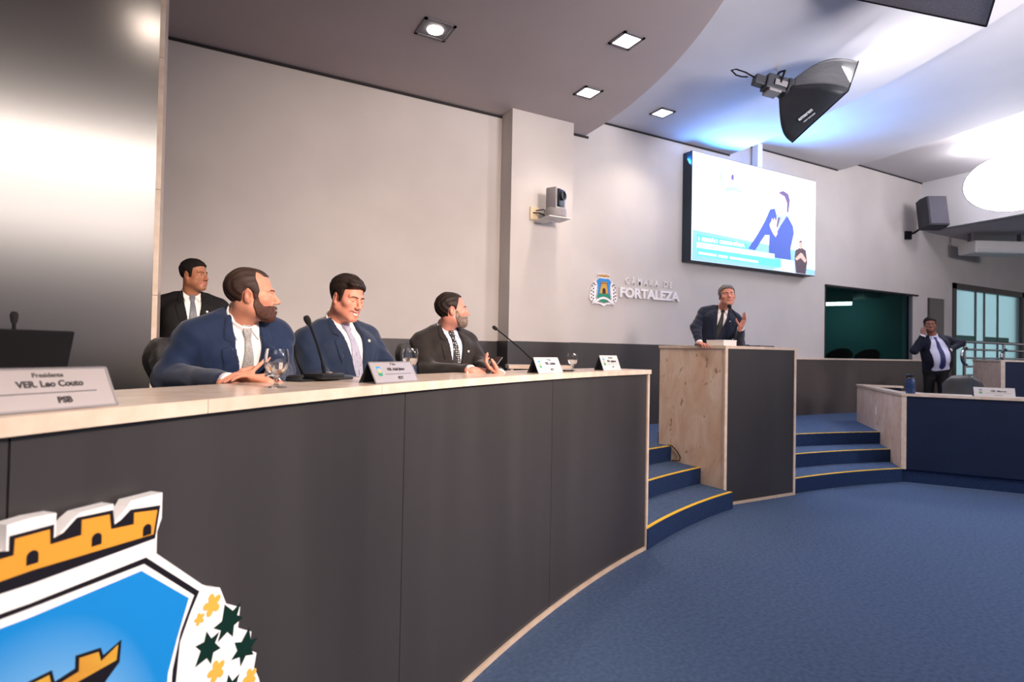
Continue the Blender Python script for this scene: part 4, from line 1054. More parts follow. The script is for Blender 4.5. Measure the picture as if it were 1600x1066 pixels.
    def trunk(s, v, grow=0., low=-.60):
        """the clothed trunk as a field"""
        F = Field(v); w, d, g = s.wide, s.deep, grow; T = s.T; q = s.q
        E = lambda x, y, z, r, k: F.ell(q(x, y, z), np.array(r)+g, k, T)
        E(0, .010, -.21, (.180*w, .118*d, .19), 0)
        E(0, .015+.03*s.belly, -.36, (.165*w+.02*s.belly, .118*d+.04*s.belly, .19), .06)
        E(0, .0, -.52, (.178*w, .130*d, .16), .06)
        F.cone(q(-.150*w, -.012, -.096), q(.150*w, -.012, -.096), .061+g, .061+g, .05)
        for k in (-1, 1):
            F.cone(q(k*.035, -.018, -.006), q(k*.160*w, -.012, -.078), .044+g, .042+g, .04)
            E(k*.085*w, .075*d, -.17, (.085, .05, .09), .05)
        return F
    # ---- arms and hands (side +1 is the person's right)
    def arm(s, side, sh, el, wr, r=(.060, .050, .036)):
        if not hasattr(s, 'arms'): s.arms = {}
        sh, el, wr = [np.array(p, float) for p in (sh, el, wr)]
        s.arms[side] = (sh, el, wr, r)
        s.skin.chain([s.q(side*.12*s.wide, -.01, -.10), sh, el, wr], [.03, .034, .032, .026], .01)
        return s
    def hand(s, side, wr, fwd, back, curl=(.3, .35, .4, .45), spread=.06, thumb=(.55, .25), lift=None, k=.92, point=0.):
        """fwd: wrist to knuckles; back: normal of the back of the hand; curl: bend of each finger (index first);
        lift: extra upward bend of each finger at the knuckle"""
        F = s.skin; f = unit(fwd); b = unit(np.array(back, float)-f*(np.array(back, float)@f)); x = np.cross(f, b)
        # x is the thumb side for a right hand whose back is up
        tx = -x if side > 0 else x
        W = np.array(wr, float); M = np.stack([tx, f, b], 1)
        p = lambda u, v, w: W+M@(np.array([u, v, w])*k)
        F.rbox(p(0, .046, 0), np.array([.040, .046, .0135])*k, .012*k, .012, M)
        F.ell(p(.022, .030, -.008), np.array([.020, .032, .014])*k, .01, M)
        F.cone(p(0, -.03, 0), p(0, .02, 0), .024*k, .024*k, .015)
        ln = [(.044, .027, .021), (.049, .030, .022), (.045, .028, .022), (.035, .021, .019)]
        for i in range(4):
            u = .031-.0205*i; base = p(u, .088-.004*(i == 0)-.010*(i == 3), .001); a = (1.2-i)*spread+(point if i == 0 else 0)
            d = M@np.array([math.sin(a), math.cos(a), 0]); up = M@np.array([0, 0, 1.])
            bend = -(lift[i] if lift else 0.); pts = [base-d*.012*k]; q = base; pts.append(q)
            for j in range(3):
                bend += curl[i]*(.75, 1.1, .8)[j]
                dd = d*math.cos(bend)-up*math.sin(bend); q = q+dd*ln[i][j]*k; pts.append(q)
            rr = [.0092, .0090, .0082, .0074, .0062]
            F.chain(pts, [v*k*(1 if i < 3 else .88) for v in rr], .003)
        t0 = p(.022, .018, -.006); a, bn = thumb
        d1 = M@unit([math.sin(a), math.cos(a), -.35]); d2 = M@unit([math.sin(a-bn), math.cos(a-bn), -.45])
        q1 = t0+d1*.048*k; q2 = q1+d2*.034*k; q3 = q2+(d2*.9+M@np.array([-.15, .2, 0]))*.026*k
        F.chain([t0, q1, q2, q3], [.014*k, .0115*k, .0100*k, .0075*k], .006)
        return s
    # ---- build everything
    def finish(s, skin, hair, suit, shirt, tie, trousers, style, loc, jv=.0065, beard=None, tie_w=1., open_=0., vdeep=.36, pin=None, brow=True, eyes=True, cuff='shirt_white', clip=None, teeth=False, collar=True):
        root = thing('person', s.label, 'person', loc); s.root = root
        V = s.vox
        D = s.skin.eval(); P, Fc = nets(D, s.skin.lo_, V, 1)
        # lips and blush are part of the skin's own colouring
        loc_ = (P-s.hc)@s.H/s.sz; fc = loc_[Fc].mean(1); idx = np.zeros(len(Fc), int)
        ml = np.array(s.ml)
        dm = np.full(len(fc), 1e9)
        for a, b in zip(ml, ml[1:]):
            ab = b-a; t = np.clip(((fc-a)@ab)/(ab@ab), 0, 1); dm = np.minimum(dm, np.linalg.norm((fc-a-t[:, None]*ab)*[1, .5, 1], axis=1))
        idx[(dm < .0095) & (fc[:, 1] > .07)] = 1
        mesh_from('body', P, Fc, [skin, MATS['lip']], root, idx)
        hl, hh = s.hc-.17*s.sz, s.hc+.17*s.sz
        # the head alone, for hair and beard shells
        hf = Field(.0035); 
        def skull(Pt):
            q = (Pt-s.hc)@s.H/s.sz; d = None
            for x, y, z, a, b, c in s.skull:
                u = q-np.array([x, y, z]); r = np.array([a, b, c]); k0 = np.linalg.norm(u/r, axis=-1); k1 = np.linalg.norm(u/(r*r), axis=-1)+1e-9
                e = k0*(k0-1)/k1; d = e if d is None else smin(d, e, .03)
            return d*s.sz, q
        ax = [np.arange(hl[i], hh[i], .0034) for i in range(3)]
        G = np.stack(np.meshgrid(*ax, indexing='ij'), -1)
        ds, q = skull(G)
        hd = style(ds, q)
        Ph, Fh = nets(hd, hl, .0034, 1)
        if len(Fh): mesh_from('hair', Ph, Fh, hair, root)
        # exact head field for beard and brows
        Dk = s.skin.eval(hl, hh)
        ax = s.skin.ax; G2 = np.stack(np.meshgrid(*ax, indexing='ij'), -1); q2 = (G2-s.hc)@s.H/s.sz
        if beard:
            bm_, bs = beard; bd = bs(Dk, q2); Pb, Fb = nets(bd, hl, V, 1)
            if len(Fb): mesh_from('beard', Pb, Fb, bm_, root)
        s.skin.v = V = .0024; fc_ = s.hc+s.H@np.array([0, .085, -.02])*s.sz; hl = fc_-.078
        Dk = s.skin.eval(hl, fc_+.078); s.skin.v = s.vox
        ax = s.skin.ax; G2 = np.stack(np.meshgrid(*ax, indexing='ij'), -1); q2 = (G2-s.hc)@s.H/s.sz
        if brow:
            x, y, z = np.abs(q2[..., 0]), q2[..., 1], q2[..., 2]
            pd = poly_sd(x, z, [(.010, .019), (.022, .0235), (.038, .024), (.050, .017), (.049, .0145), (.036, .0195), (.022, .0185), (.011, .0145)])
            bd = np.where(y > .03, smax(Dk-s.browt, pd, .002), 1.)
            Pb, Fb = nets(bd, hl, V, 0)
            if len(Fb): mesh_from('eyebrows', Pb, Fb, hair if brow is True else brow, root)
        if eyes:
            x, y, z = np.abs(q2[..., 0]), q2[..., 1], q2[..., 2]
            if eyes == 'closed': pd = poly_sd(x, z, [(.017, -.003), (.025, -.0055), (.036, -.0055), (.045, -.002), (.045, -.0005), (.036, -.003), (.025, -.003), (.017, -.001)])
            else: pd = poly_sd(x, z, [(.019, -.001), (.026, .0038), (.035, .0038), (.044, -.0005), (.036, -.0042), (.026, -.0042)])
            bd = np.where(y > .03, np.maximum(Dk-.0012, pd), 1.); Pb, Fb = nets(bd, hl, V, 0)
            if len(Fb):
                lq = ((Pb-s.hc)@s.H/s.sz)[Fb].mean(1); ii = np.zeros(len(Fb), int)
                if eyes == 'closed': ii[:] = 1
                else: ii[(np.abs(np.abs(lq[:, 0])-.0315) < .0058) | (lq[:, 2] > .0025)] = 1
                mesh_from('eyes', Pb, Fb, [MATS['eye_white'], MATS['eye_dark']], root, ii)
        if teeth:
            pd = poly_sd(q2[..., 0], q2[..., 2], [(-.021, -.0655), (0, -.0695), (.021, -.0655), (.014, -.0735), (0, -.0775), (-.014, -.0735)])
            bd = np.where(q2[..., 1] > .05, np.maximum(np.maximum(Dk-.001, -(Dk+.004)), pd), 1.); Pb, Fb = nets(bd, hl, V, 0)
            if len(Fb): mesh_from('teeth', Pb, Fb, MATS['teeth'], root)
        # ------- clothes
        F = s.trunk(jv)
        for k in (-1, 1):
            if k in s.arms:
                sh = s.arms[k][0]; F._bb([sh, s.arms[k][1], s.arms[k][2]], .09)
        D = F.eval(); lo = F.lo_; ax = F.ax
        G = np.stack(np.meshgrid(*ax, indexing='ij'), -1); tq = (G-s.nb)@s.T; X, Y, Z = tq[..., 0], tq[..., 1], tq[..., 2]
        def band(poly, t0, t1, sym=True, Dt=None):
            pd = poly_sd(np.abs(X) if sym else X, Z, poly); return np.where(Y > -.01, np.maximum(np.maximum((D if Dt is None else Dt)-t1, -((D if Dt is None else Dt)-t0)), pd), 1.)
        o = open_
        VP = [(0, .12), (.062, .12), (.064, .02), (.058+.3*o, -.08), (.034+o, -.22), (.004+o*1.1, -vdeep)]
        if o: VP += [(.02+o*1.3, -.62), (0, -.62)]
        # shirt
        sd = np.maximum(D-.002, Z-.012); sd = np.maximum(sd, -(Z+.58))
        sd = np.where(Y > -.02, np.maximum(sd, poly_sd(np.abs(X), Z, [(0, .2), (.085, .2), (.09, 0), (.085+.3*o, -.12), (.065+o*1.1, -.25), (.03+o*1.4, -vdeep-.04)]+([(.03+o*1.5, -.62), (0, -.62)] if o else [(0, -vdeep-.05)]))), 1.)
        if not o or True:
            Pm, Fm = nets(sd, lo, jv, 1); sho = mesh_from('shirt', Pm, Fm, shirt, root)
        # shirt collar: a ring round the neck with two points
        if collar:
            cf = Field(.0042); a_ = s.nb; b_ = s.ntop; ab = unit(b_-a_)
            cf._bb([a_-.06, a_+.06, a_+ab*.06], .05)
            def colf(Pt, Dd):
                g = Pt-a_; t = g@ab; rad = np.linalg.norm(g-t[..., None]*ab, axis=-1); lq = g@s.T
                cz = lq[..., 1]/np.maximum(rad, .02); top = .030-.020*np.clip(cz+.2, -1, 1.2)
                rr = s.nr*1.05+.003+.06*np.maximum(.015-t, 0)
                d = np.abs(rad-rr)-.0040; d = np.maximum(d, t-top); d = np.maximum(d, -(t+.035))
                return np.maximum(d, -(np.abs(lq[..., 0])-.004-.0*lq[..., 2])) if False else d
            cf.fn(colf); Dc = cf.eval(); Pm, Fm = nets(Dc, cf.lo_, .0042, 1); mesh_from('collar', Pm, Fm, shirt, sho)
            Dp = band([(.006, -.005), (.030, .022), (.066, .03), (.060, -.030), (.046, -.062), (.026, -.035)], .001, .011); Pm, Fm = nets(Dp, lo, jv, 0)
            if len(Fm): mesh_from('collar_points', Pm, Fm, shirt, sho)
        # tie
        if tie is not None:
            TP = [(0, .004), (.021, .004), (.016, -.045), (.013, -.052), (.030*tie_w, -.20), (.043*tie_w, -vdeep-.02), (.0, -vdeep-.06)]
            fv = .0042; tf = s.trunk(fv)
            tl = np.array([s.q(x, y, z) for x in (-.07, .07) for y in (.0, .24+.05*s.belly) for z in (.03, -vdeep-.08)])
            Dt = tf.eval(tl.min(0), tl.max(0)); Gt = np.stack(np.meshgrid(*tf.ax, indexing='ij'), -1); tt = (Gt-s.nb)@s.T
            pd = poly_sd(np.abs(tt[..., 0]), tt[..., 2], TP); th = .010+.010*np.clip((tt[..., 2]+.06)/.03, 0, 1)
            bd = np.where(tt[..., 1] > 0, np.maximum(np.maximum(Dt-th, -(Dt+.004)), pd), 1.)
            Pm, Fm = nets(bd, tf.lo_, fv, 1)
            to = mesh_from('tie', Pm, Fm, tie, root)
            if clip is not None:
                c = s.q(0, 0, clip); fl = s.surf(0, clip, .013)
                MB().box(-.028, .028, -.002, .003, -.003, .003, .001, frame(fl, s.T[:, 0], s.T[:, 1], s.T[:, 2])).build('tie_clip', MATS['chrome'], to, world=True)
        # jacket: trunk with an open front, then sleeves
        J = D-.013
        J = np.where(Y > -.005, smax(J, -poly_sd(np.abs(X), Z, VP), .004), J)
        J = np.maximum(J, -(D+.014))                                     # hollow, so that shirt and neck stand free
        J = np.maximum(J, Z-(.034-.16*np.abs(X)-.25*np.maximum(Y, 0)))   # neckline
        J = np.maximum(J, -(Z+.64))
        sf = Field(jv); cuffs = []
        for k, (sh, el, wr, r) in s.arms.items():
            d = unit(wr-el); en = wr-d*.046
            sf.chain([s.q(k*.150*s.wide, -.012, -.098), sh, el, en], [.062, r[0]+.004, r[1]+.006, r[2]+.005], .025)
            m_ = sh*.5+el*.5
        Ds = sf.eval(lo, np.array([a[-1] for a in ax])+1e-6)
        n = np.minimum(Ds.shape, J.shape); Ds = Ds[:n[0], :n[1], :n[2]]; J = J[:n[0], :n[1], :n[2]]; G_ = G[:n[0], :n[1], :n[2]]
        wr_ = .0035*np.sin(G_[..., 2]*55+G_[..., 0]*23+1.3*np.sin(G_[..., 1]*31))*np.sin(G_[..., 0]*37+G_[..., 2]*19+G_[..., 1]*11)
        JJ = smin(J, Ds+wr_, .022)
        Pm, Fm = nets(JJ, lo, jv, 1); jo = mesh_from('jacket', Pm, Fm, suit, root)
        # lapels
        lp = []
        pl_ = [(.058, .030), (.084, .016), (.102+.2*o, -.058), (.080+.3*o, -.067), (.116+.3*o, -.088), (.106+.5*o, -.16), (.068+.8*o, -.27), (.010+1.1*o, -vdeep-.015), (.0+1.1*o, -vdeep), (.030+o, -.22), (.054+.3*o, -.08)]
        Dl = band(pl_, .005, .0205)
        for k in (-1, 1):
            Pm, Fm = nets(np.where(X*k > 0, Dl, 1.), lo, jv, 1)
            if len(Fm): mesh_from('lapel', Pm, Fm, suit, jo)
        # cuffs
        for k, (sh, el, wr, r) in s.arms.items():
            d = unit(wr-el)
            MB().tube([wr-d*.06, wr-d*.006, wr-d*.002], [r[2]-.001, r[2]-.001, r[2]-.005], 16).build('cuff', MATS[cuff], sho, True, world=True)
        if pin is not None:
            fl = s.surf(*pin, .022); n = s.T[:, 1]
            MB().lathe([(0, .004), (.006, .003), (.0085, 0), (.0085, -.004)], 14, frame(fl, s.T[:, 0], s.T[:, 2], n)).build('pin', MATS['pin'], jo, True, world=True)
        # trousers
        if trousers is not None:
            tf = Field(.012); mt, pts = trousers
            for hip, kn, an in pts: tf.chain([hip, kn, an], [.095, .068, .052], .04)
            tf.ell(s.pel, (.165*s.wide, .125, .12), .05, s.T)
            D_ = tf.eval(); Pm, Fm = nets(D_, tf.lo_, .012, 1); mesh_from('trousers', Pm, Fm, mt, root)
            for hip, kn, an in pts:
                an = np.array(an); f = s.T[:, 1].copy(); f[2] = 0; f = unit(f)
                sf = Field(.009); sf.ell(an+f*.07+np.array([0, 0, -.045]), (.047, .135, .045), .01, axes(f, (0, 0, 1))); sf.fn(lambda P_, D_, z0=an[2]-.075: np.maximum(D_, z0-P_[..., 2]))
                D_ = sf.eval(); Pm, Fm = nets(D_, sf.lo_, .009, 1); mesh_from('shoe', Pm, Fm, MATS['shoe'], root)
        return root
    def surf(s, x, z, off):
        """point on the chest surface at torso x, z"""
        y = s_y = .25
        F = s.trunk(.01)
        for y in np.arange(.30, -.05, -.002):
            p = s.q(x, y, z)[None]; D = np.array([10.])
            for op, f, k, bb in F.ops: D = smin(D, f(p), k)
            if D[0] < off: return p[0]
        return s.q(x, .12, z)
# ---------------------------------------------------------------- hair shapes: (skull distance, head coordinates) -> field
def prof(q, poly): return poly_sd(q[..., 1], q[..., 2], poly)
def strands(q, a, f=1.): return a*(np.sin(q[..., 0]*210*f+q[..., 1]*60+3*np.sin(q[..., 2]*40))+.6*np.sin(q[..., 0]*340*f+q[..., 2]*95+q[..., 1]*35))
SIDE = [(.038, .050), (.034, .018), (.026, -.022), (.012, -.022), (.008, .008), (-.012, .030), (-.034, .010), (-.042, -.045), (-.060, -.088), (-.2, -.088), (-.2, .2)]
def style_full(t=.020, front=.094, line=.066, fringe=.0):
    def f(d, q):
        z, y, x = q[..., 2], q[..., 1], q[..., 0]
        th = t*(.45+.55*np.clip((z-.01)/.07, 0, 1))+strands(q, .0022)
        sh = d-th
        side = prof(q, SIDE+[(.2, .2), (.2, line+.020), (front, line+.006), (.060, line-.008)])
        if fringe: sh = smin(sh, np.linalg.norm((q-np.array([.028, .072, .083]))/np.array([1.5, 1., .75]), axis=-1)-.030+strands(q, .002), .02)
        return smax(sh, side, .008)
    return f
def style_receding(t=.009, top=.25):
    def f(d, q):
        z, y, x = q[..., 2], q[..., 1], q[..., 0]
        sh = d-(t*(.6+.4*np.clip(-y/.05, 0, 1)))-strands(q, .0012)
        side = prof(q, [(.020, .075), (.030, .050), (.036, .018), (.026, -.022), (.012, -.022), (.008, .008), (-.012, .030), (-.034, .010), (-.042, -.045), (-.060, -.088), (-.2, -.088), (-.2, .2), (.02, .2)])
        cent = np.maximum(prof(q, [(.2, .2), (-.2, .2), (-.2, .05), (.03, .085), (.088, .082)]), np.abs(x)-.036)
        return smax(sh, np.minimum(side, cent), .006)
    return f
def style_slick(t=.014):
    def f(d, q):
        z, y, x = q[..., 2], q[..., 1], q[..., 0]
        sh = d-(t*(.55+.45*np.clip(-y/.05, 0, 1)))-strands(q, .0016)
        side = prof(q, [(.045, .085), (.036, .052), (.024, .020), (.016, -.005), (.008, .010), (-.012, .030), (-.034, .010), (-.044, -.055), (-.070, -.105), (-.2, -.105), (-.2, .2), (.045, .2)])
        cent = np.maximum(prof(q, [(.2, .2), (-.2, .2), (-.2, .05), (.03, .085), (.075, .088)]), np.abs(x)-.045)
        return smax(sh, np.minimum(side, cent), .006)
    return f
def beard_full(t=.008, mous=True, thin=.0):
    def f(D, q):
        x, y, z = np.abs(q[..., 0]), q[..., 1], q[..., 2]
        pl = poly_sd(y, z, [(.030, -.005), (.012, -.010), (.008, -.050), (.022, -.095), (.040, -.125), (.11, -.14), (.13, -.09), (.105, -.052), (.078, -.050), (.052, -.052), (.036, -.030)])
        d = smax(D-t*(.5+.5*np.clip((-z-.03)/.05, 0, 1))-strands(q, .0012, 1.4), pl, .005)
        lip = np.linalg.norm((q-np.array([0, .094, -.0715]))/np.array([1.9, 1.4, .62]), axis=-1)-.0105
        return np.maximum(d, -lip)
    return f
# ---------------------------------------------------------------- materials of people
mat('skin_a', 'd9967c', .5, col2='cf8a70', scale=16, spec=.4); mat('skin_b', 'd68f78', .5, col2='cc846c', scale=16, spec=.4); mat('skin_c', 'c98a70', .5, col2='bd7d64', scale=16); mat('skin_d', 'a96f52', .5, col2='9d6549', scale=16)
mat('skin_e', 'd08f7c', .5, col2='c68370', scale=16); mat('skin_f', '8d5a48', .5, col2='83523f', scale=16)
mat('lip', 'b26a5e', .45)
mat('hair_brown', '2f1d16', .62, col2='3b261d', scale=60); mat('hair_dark', '1d1411', .6, col2='2a1d18', scale=60, spec=.3); mat('hair_black', '120f0e', .75, col2='1a1615', scale=60, spec=.2); mat('hair_grey', '4a3f3b', .5, col2='77706d', scale=70)
mat('beard_brown', '43261c', .7, col2='57352a', scale=90); mat('beard_grey', '867468', .7, col2='5d4a41', scale=45)
mat('eye_white', 'd9d0ca', .3); mat('eye_dark', '1b1210', .3); mat('teeth', 'f1e9e2', .3)
mat('suit_blue', '172848', .75, col2='142340', scale=30, sheen=.2, spec=.3); mat('suit_navy', '15243e', .75, col2='121f36', scale=30, sheen=.2, spec=.3); mat('suit_brown', '231c1a', .75, col2='1f1917', scale=30, sheen=.15, spec=.3)
mat('suit_black', '161415', .75, col2='121011', scale=30, spec=.3); mat('suit_ink', '151e36', .75, col2='121a2f', scale=30, sheen=.2, spec=.3); mat('suit_dark', '1d2030', .75, col2='191b29', scale=30, spec=.3)
mat('shirt_white', 'efe9e8', .7); mat('shirt_blue', 'cfd6ee', .7); mat('shirt_pale', 'd6d4ea', .7)
mat('tie_silver', 'aaa5a2', .45, col2='8f8b8b', scale=120); mat('tie_lilac', 'a7a4b4', .45, col2='8a8799', scale=140); mat('tie_grey', '6c6c74', .45); mat('tie_black', '141216', .5); mat('tie_blue', '2b2f63', .5)
mat('shoe', '120f0f', .3); mat('pin', 'e6e2d6', .3, .4)
def dots():
    m = mat('tie_dots', '1a1719', .5); nt = m.node_tree; b = nt.nodes['Principled BSDF']; N = nt.nodes.new; Lk = nt.links.new
    tc = N('ShaderNodeTexCoord'); vo = N('ShaderNodeTexVoronoi'); vo.inputs['Scale'].default_value = 70; vo.inputs['Randomness'].default_value = .35; Lk(tc.outputs['Object'], vo.inputs['Vector'])
    rp = N('ShaderNodeValToRGB'); e = rp.color_ramp.elements; e[0].position = .24; e[0].color = lin('d9d4d0'); e[1].position = .30; e[1].color = lin('1a1719'); Lk(vo.outputs['Distance'], rp.inputs['Fac']); Lk(rp.outputs['Color'], b.inputs['Base Color'])
dots()
Zu = np.array([0, 0, 1.])
def seated(pel, phi, fz, spread=.11):
    f = aim(phi); r = np.cross(f, Zu); p = np.array(pel, float); out = []
    for k in (-1, 1):
        hip = p+r*k*.09; kn = hip+f*.42+r*k*spread*.5+Zu*.0; an = np.array([*(kn+f*.04)[:2], fz+.085]); out.append((hip, kn, an))
    return out
def standing(pel, phi, fz, gap=.09, fwd=(0, 0)):
    f = aim(phi); r = np.cross(f, Zu); p = np.array(pel, float); out = []
    for i, k in enumerate((-1, 1)):
        hip = p+r*k*.085; an = np.array([*(hip+r*k*(gap-.085)+f*fwd[i])[:2], fz+.085]); kn = (hip+an)/2+f*.03; out.append((hip, kn, an))
    return out
# ================================================================ the six men
# 1: bearded man in the bright blue suit, clasped hands
seen(390)
b = Body('seated bearded man in bright blue suit and silver tie with fingers clasped', .0036)
b.head(at(394, 461, 2.48), head_axes(86, 2, 3), sz=.935)
b.neck(at(378, 497, 2.50), .060)
T = axes(aim(24, -6), unit(at(378, 497, 2.50)-at(338, 690, 2.74)))
b.torso(T, at(340, 690, 2.72), 1.02, 1.05, .3)
hw = at(360, 598, 2.13); lw = at(424, 602, 2.13)
b.arm(1, b.q(.183, -.01, -.102), at(264, 590, 2.36), hw, (.066, .056, .038))
b.arm(-1, b.q(-.183, .0, -.102), at(438, 580, 2.60), lw, (.064, .052, .037))
cr = HR; cf = HF
b.hand(1, hw, cr*.86+Zu*.16+cf*.42, -cf*.80+Zu*.40+cr*.25, curl=(.06, .30, .34, .36), lift=(.0, .05, .0, -.05), spread=.07, thumb=(.75, .35), point=.62)
b.hand(-1, lw+np.array([0, 0, .004]), -cr*.90+Zu*.22-cf*.10, cf*.45+Zu*.60+cr*.45, curl=(.04, .30, .36, .40), lift=(.0, .1, .0, -.05), spread=.07, thumb=(.75, .35), point=.62)
p = b.pel
b.finish(MATS['skin_a'], MATS['hair_brown'], MATS['suit_blue'], MATS['shirt_white'], MATS['tie_silver'], (MATS['suit_blue'], seated(p, 60, FS)), style_receding(), (p[0], p[1], FS), beard=(MATS['beard_brown'], beard_full(.0065)), vdeep=.42, jv=.006)
d_ = unit(lw-at(438, 580, 2.60))
MB().tube([lw-d_*.004, lw+d_*.018], .034, 18).build('wristwatch', MATS['black'], b.root, True, world=True)
# 2: smiling man
seen(538)
b = Body('seated young man with dark hair in navy suit, smiling and looking down', .0038)
b.head(at(543, 466, 2.95), head_axes(42, -14, -2), smile=1., sz=.92)
b.neck(at(528, 503, 3.0), .058)
T = axes(aim(36, 2), unit(at(528, 503, 3.0)-at(535, 680, 3.04)))
b.torso(T, at(535, 690, 3.06), 1.02, 1.05, .3)
b.arm(1, b.q(.183, -.01, -.102), at(497, 600, 2.78), at(575, 606, 2.62), (.066, .056, .04))
b.arm(-1, b.q(-.183, .0, -.102), at(612, 588, 3.05), at(606, 606, 2.76), (.064, .052, .038))
b.hand(1, at(575, 606, 2.62), cr*.9+Zu*.0, Zu-cf*.2, curl=(.3, .35, .4, .4))
b.hand(-1, at(606, 606, 2.76), -cr*.5-cf*.5, Zu, curl=(.3, .35, .4, .4))
p = b.pel
b.finish(MATS['skin_b'], MATS['hair_dark'], MATS['suit_navy'], MATS['shirt_white'], MATS['tie_lilac'], (MATS['suit_navy'], seated(p, 56, FS)), style_full(.015, .094, .066, 1), (p[0], p[1], FS), vdeep=.43, pin=(-.085, -.102), eyes='closed', teeth=True)
# 3: grey bearded man with a phone
seen(700)
b = Body('seated grey bearded man in dark suit and dotted tie looking away, phone in hand', .004)
b.head(at(707, 485, 3.80), head_axes(97, 5, 0), sz=.935)
b.neck(at(697, 513, 3.85), .058)
T = axes(aim(33, 2), unit(at(697, 513, 3.85)-at(690, 660, 3.92)))
b.torso(T, at(690, 660, 3.94), 1.0, 1.05, .3)
hw = at(738, 580, 3.36); lw = at(781, 586, 3.36)
b.arm(1, b.q(.183, -.01, -.102), at(668, 580, 3.62), hw, (.064, .054, .038))
b.arm(-1, b.q(-.183, .0, -.102), at(752, 572, 3.86), lw, (.062, .052, .037))
b.hand(1, hw, cr*.93-Zu*.12+cf*.05, -cf*.55+Zu*.8, curl=(.22, .3, .34, .38), thumb=(.8, .3))
b.hand(-1, lw, -cr*.62+Zu*.42-cf*.1, -cf*.15-Zu*.55-cr*.8, curl=(.55, .6, .62, .62), thumb=(.7, .35))
p = b.pel
b.finish(MATS['skin_e'], MATS['hair_dark'], MATS['suit_brown'], MATS['shirt_blue'], MATS['tie_dots'], (MATS['suit_brown'], seated(p, 52, FS)), style_slick(), (p[0], p[1], FS), beard=(MATS['beard_grey'], beard_full(.0065)), vdeep=.42, pin=(-.085, -.14), clip=-.29)
ph = at(769, 573, 3.36)
t = thing('mobile_phone', 'dark mobile phone in the hand of the grey bearded man', 'phone', ph)
PM = frame((0, 0, 0), unit(cr*.6-cf*.8), unit(cr*.55+Zu*.75+cf*.3), unit(np.cross(unit(cr*.6-cf*.8), unit(cr*.55+Zu*.75+cf*.3))))
MB().box(-.036, .036, -.074, .074, -.0045, .0045, .004, PM).build('case', MATS['black_plastic'], t)
MB().box(-.032, .032, -.068, .068, .0042, .0052, 0, PM).build('display', MATS['dark_gloss'], t)
# 4: standing man in black
seen(300)
b = Body('standing man in black suit and grey tie beside the stainless steel panel', .0042)
b.head(at(304, 430, 4.25), head_axes(50, 0, 2), smile=.25, chub=.3, sz=.94)
b.neck(at(299, 460, 4.29), .060)
T = axes(aim(6, 0), unit(at(299, 460, 4.29)-at(296, 600, 4.30)))
b.torso(T, at(296, 590, 4.30), 1.10, 1.05, .4)
b.arm(1, b.q(.195, -.01, -.102), at(246, 545, 4.25), at(281, 548, 4.02), (.064, .054, .04))
b.arm(-1, b.q(-.195, .0, -.102), at(338, 545, 4.25), at(300, 552, 4.02), (.064, .054, .04))
b.hand(1, at(281, 548, 4.02), cr*.8-Zu*.3, -cf, curl=(.3, .35, .4, .45))
b.hand(-1, at(300, 552, 4.0), -cr*.8-Zu*.3, -cf, curl=(.3, .35, .4, .45))
p = b.pel
b.finish(MATS['skin_d'], MATS['hair_black'], MATS['suit_black'], MATS['shirt_white'], MATS['tie_grey'], (MATS['suit_black'], standing(p, 16, FS)), style_full(.011, .090, .070), (p[0], p[1], FS), vdeep=.40, pin=(-.088, -.13))
# 5: the speaker
seen(1130)
b = Body('man in navy suit and black tie speaking at the lectern with one hand raised', .0042); b.browt = .0055
b.head(at(1136, 462.5, 6.42), head_axes(12, 8, 4), wd=1.03)
b.neck(at(1129, 482, 6.56), .058)
T = axes(aim(10, -6), unit(unit(at(1129, 482, 6.56)-at(1120, 600, 6.70))+HR*.20))
b.torso(T, at(1120, 595, 6.72), 1.02, 1.0, .2)
hw = at(1093, 537, 6.38); lw = at(1157.5, 512, 6.18)
b.arm(1, b.q(.183, -.01, -.102), at(1087, 512, 6.55), hw, (.062, .052, .038))
b.arm(-1, b.q(-.183, .0, -.102), at(1155, 538, 6.42), lw, (.060, .050, .036))
b.hand(1, hw, -cf*.9+cr*.2-Zu*.1, Zu-cf*.2, curl=(.2, .25, .3, .3))
b.hand(-1, lw, Zu*.85+cr*.32-cf*.1, cr*.9+cf*.2-Zu*.3, curl=(.16, .22, .3, .36), spread=.16, thumb=(1.0, .2))
p = b.pel
b.finish(MATS['skin_e'], MATS['hair_grey'], MATS['suit_ink'], MATS['shirt_white'], MATS['tie_black'], (MATS['suit_ink'], standing(p, 10, .645)), style_full(.014, .088, .068), (p[0], p[1], .645), vdeep=.40, pin=(-.09, -.12), brow=MATS['hair_dark'])
# 6: man on the phone
seen(1457)
b = Body('heavy man in open dark jacket and pale shirt talking on a phone at far right', .005)
b.head(at(1453, 507, 9.6), head_axes(8, -4, 3), chub=1., wd=1.05)
b.neck(at(1457, 525, 9.62), .064)
T = axes(aim(24, 0), unit(at(1457, 525, 9.62)-at(1464, 575, 9.62)))
b.torso(T, at(1462, 577, 9.62), 1.12, 1.15, 1.3)
b.arm(1, b.q(.195, -.01, -.102), at(1429, 548, 9.5), at(1443, 523, 9.42), (.066, .056, .04))
b.arm(-1, b.q(-.195, .0, -.102), at(1502, 536, 9.62), at(1483, 548, 9.46), (.066, .056, .04))
b.hand(1, at(1443, 523, 9.42), Zu*.95+cr*.1+cf*.2, -cr*.8-cf*.5, curl=(.4, .45, .5, .5))
b.hand(-1, at(1483, 548, 9.46), -cr*.7-Zu*.5, -cf*.8+cr*.2, curl=(.3, .35, .4, .4))
p = b.pel
b.finish(MATS['skin_f'], MATS['hair_black'], MATS['suit_dark'], MATS['shirt_pale'], MATS['tie_blue'], (MATS['suit_black'], standing(p, 14, H3, .12)), style_full(.010, .090, .066), (p[0], p[1], H3), vdeep=.50, open_=.11, jv=.009)
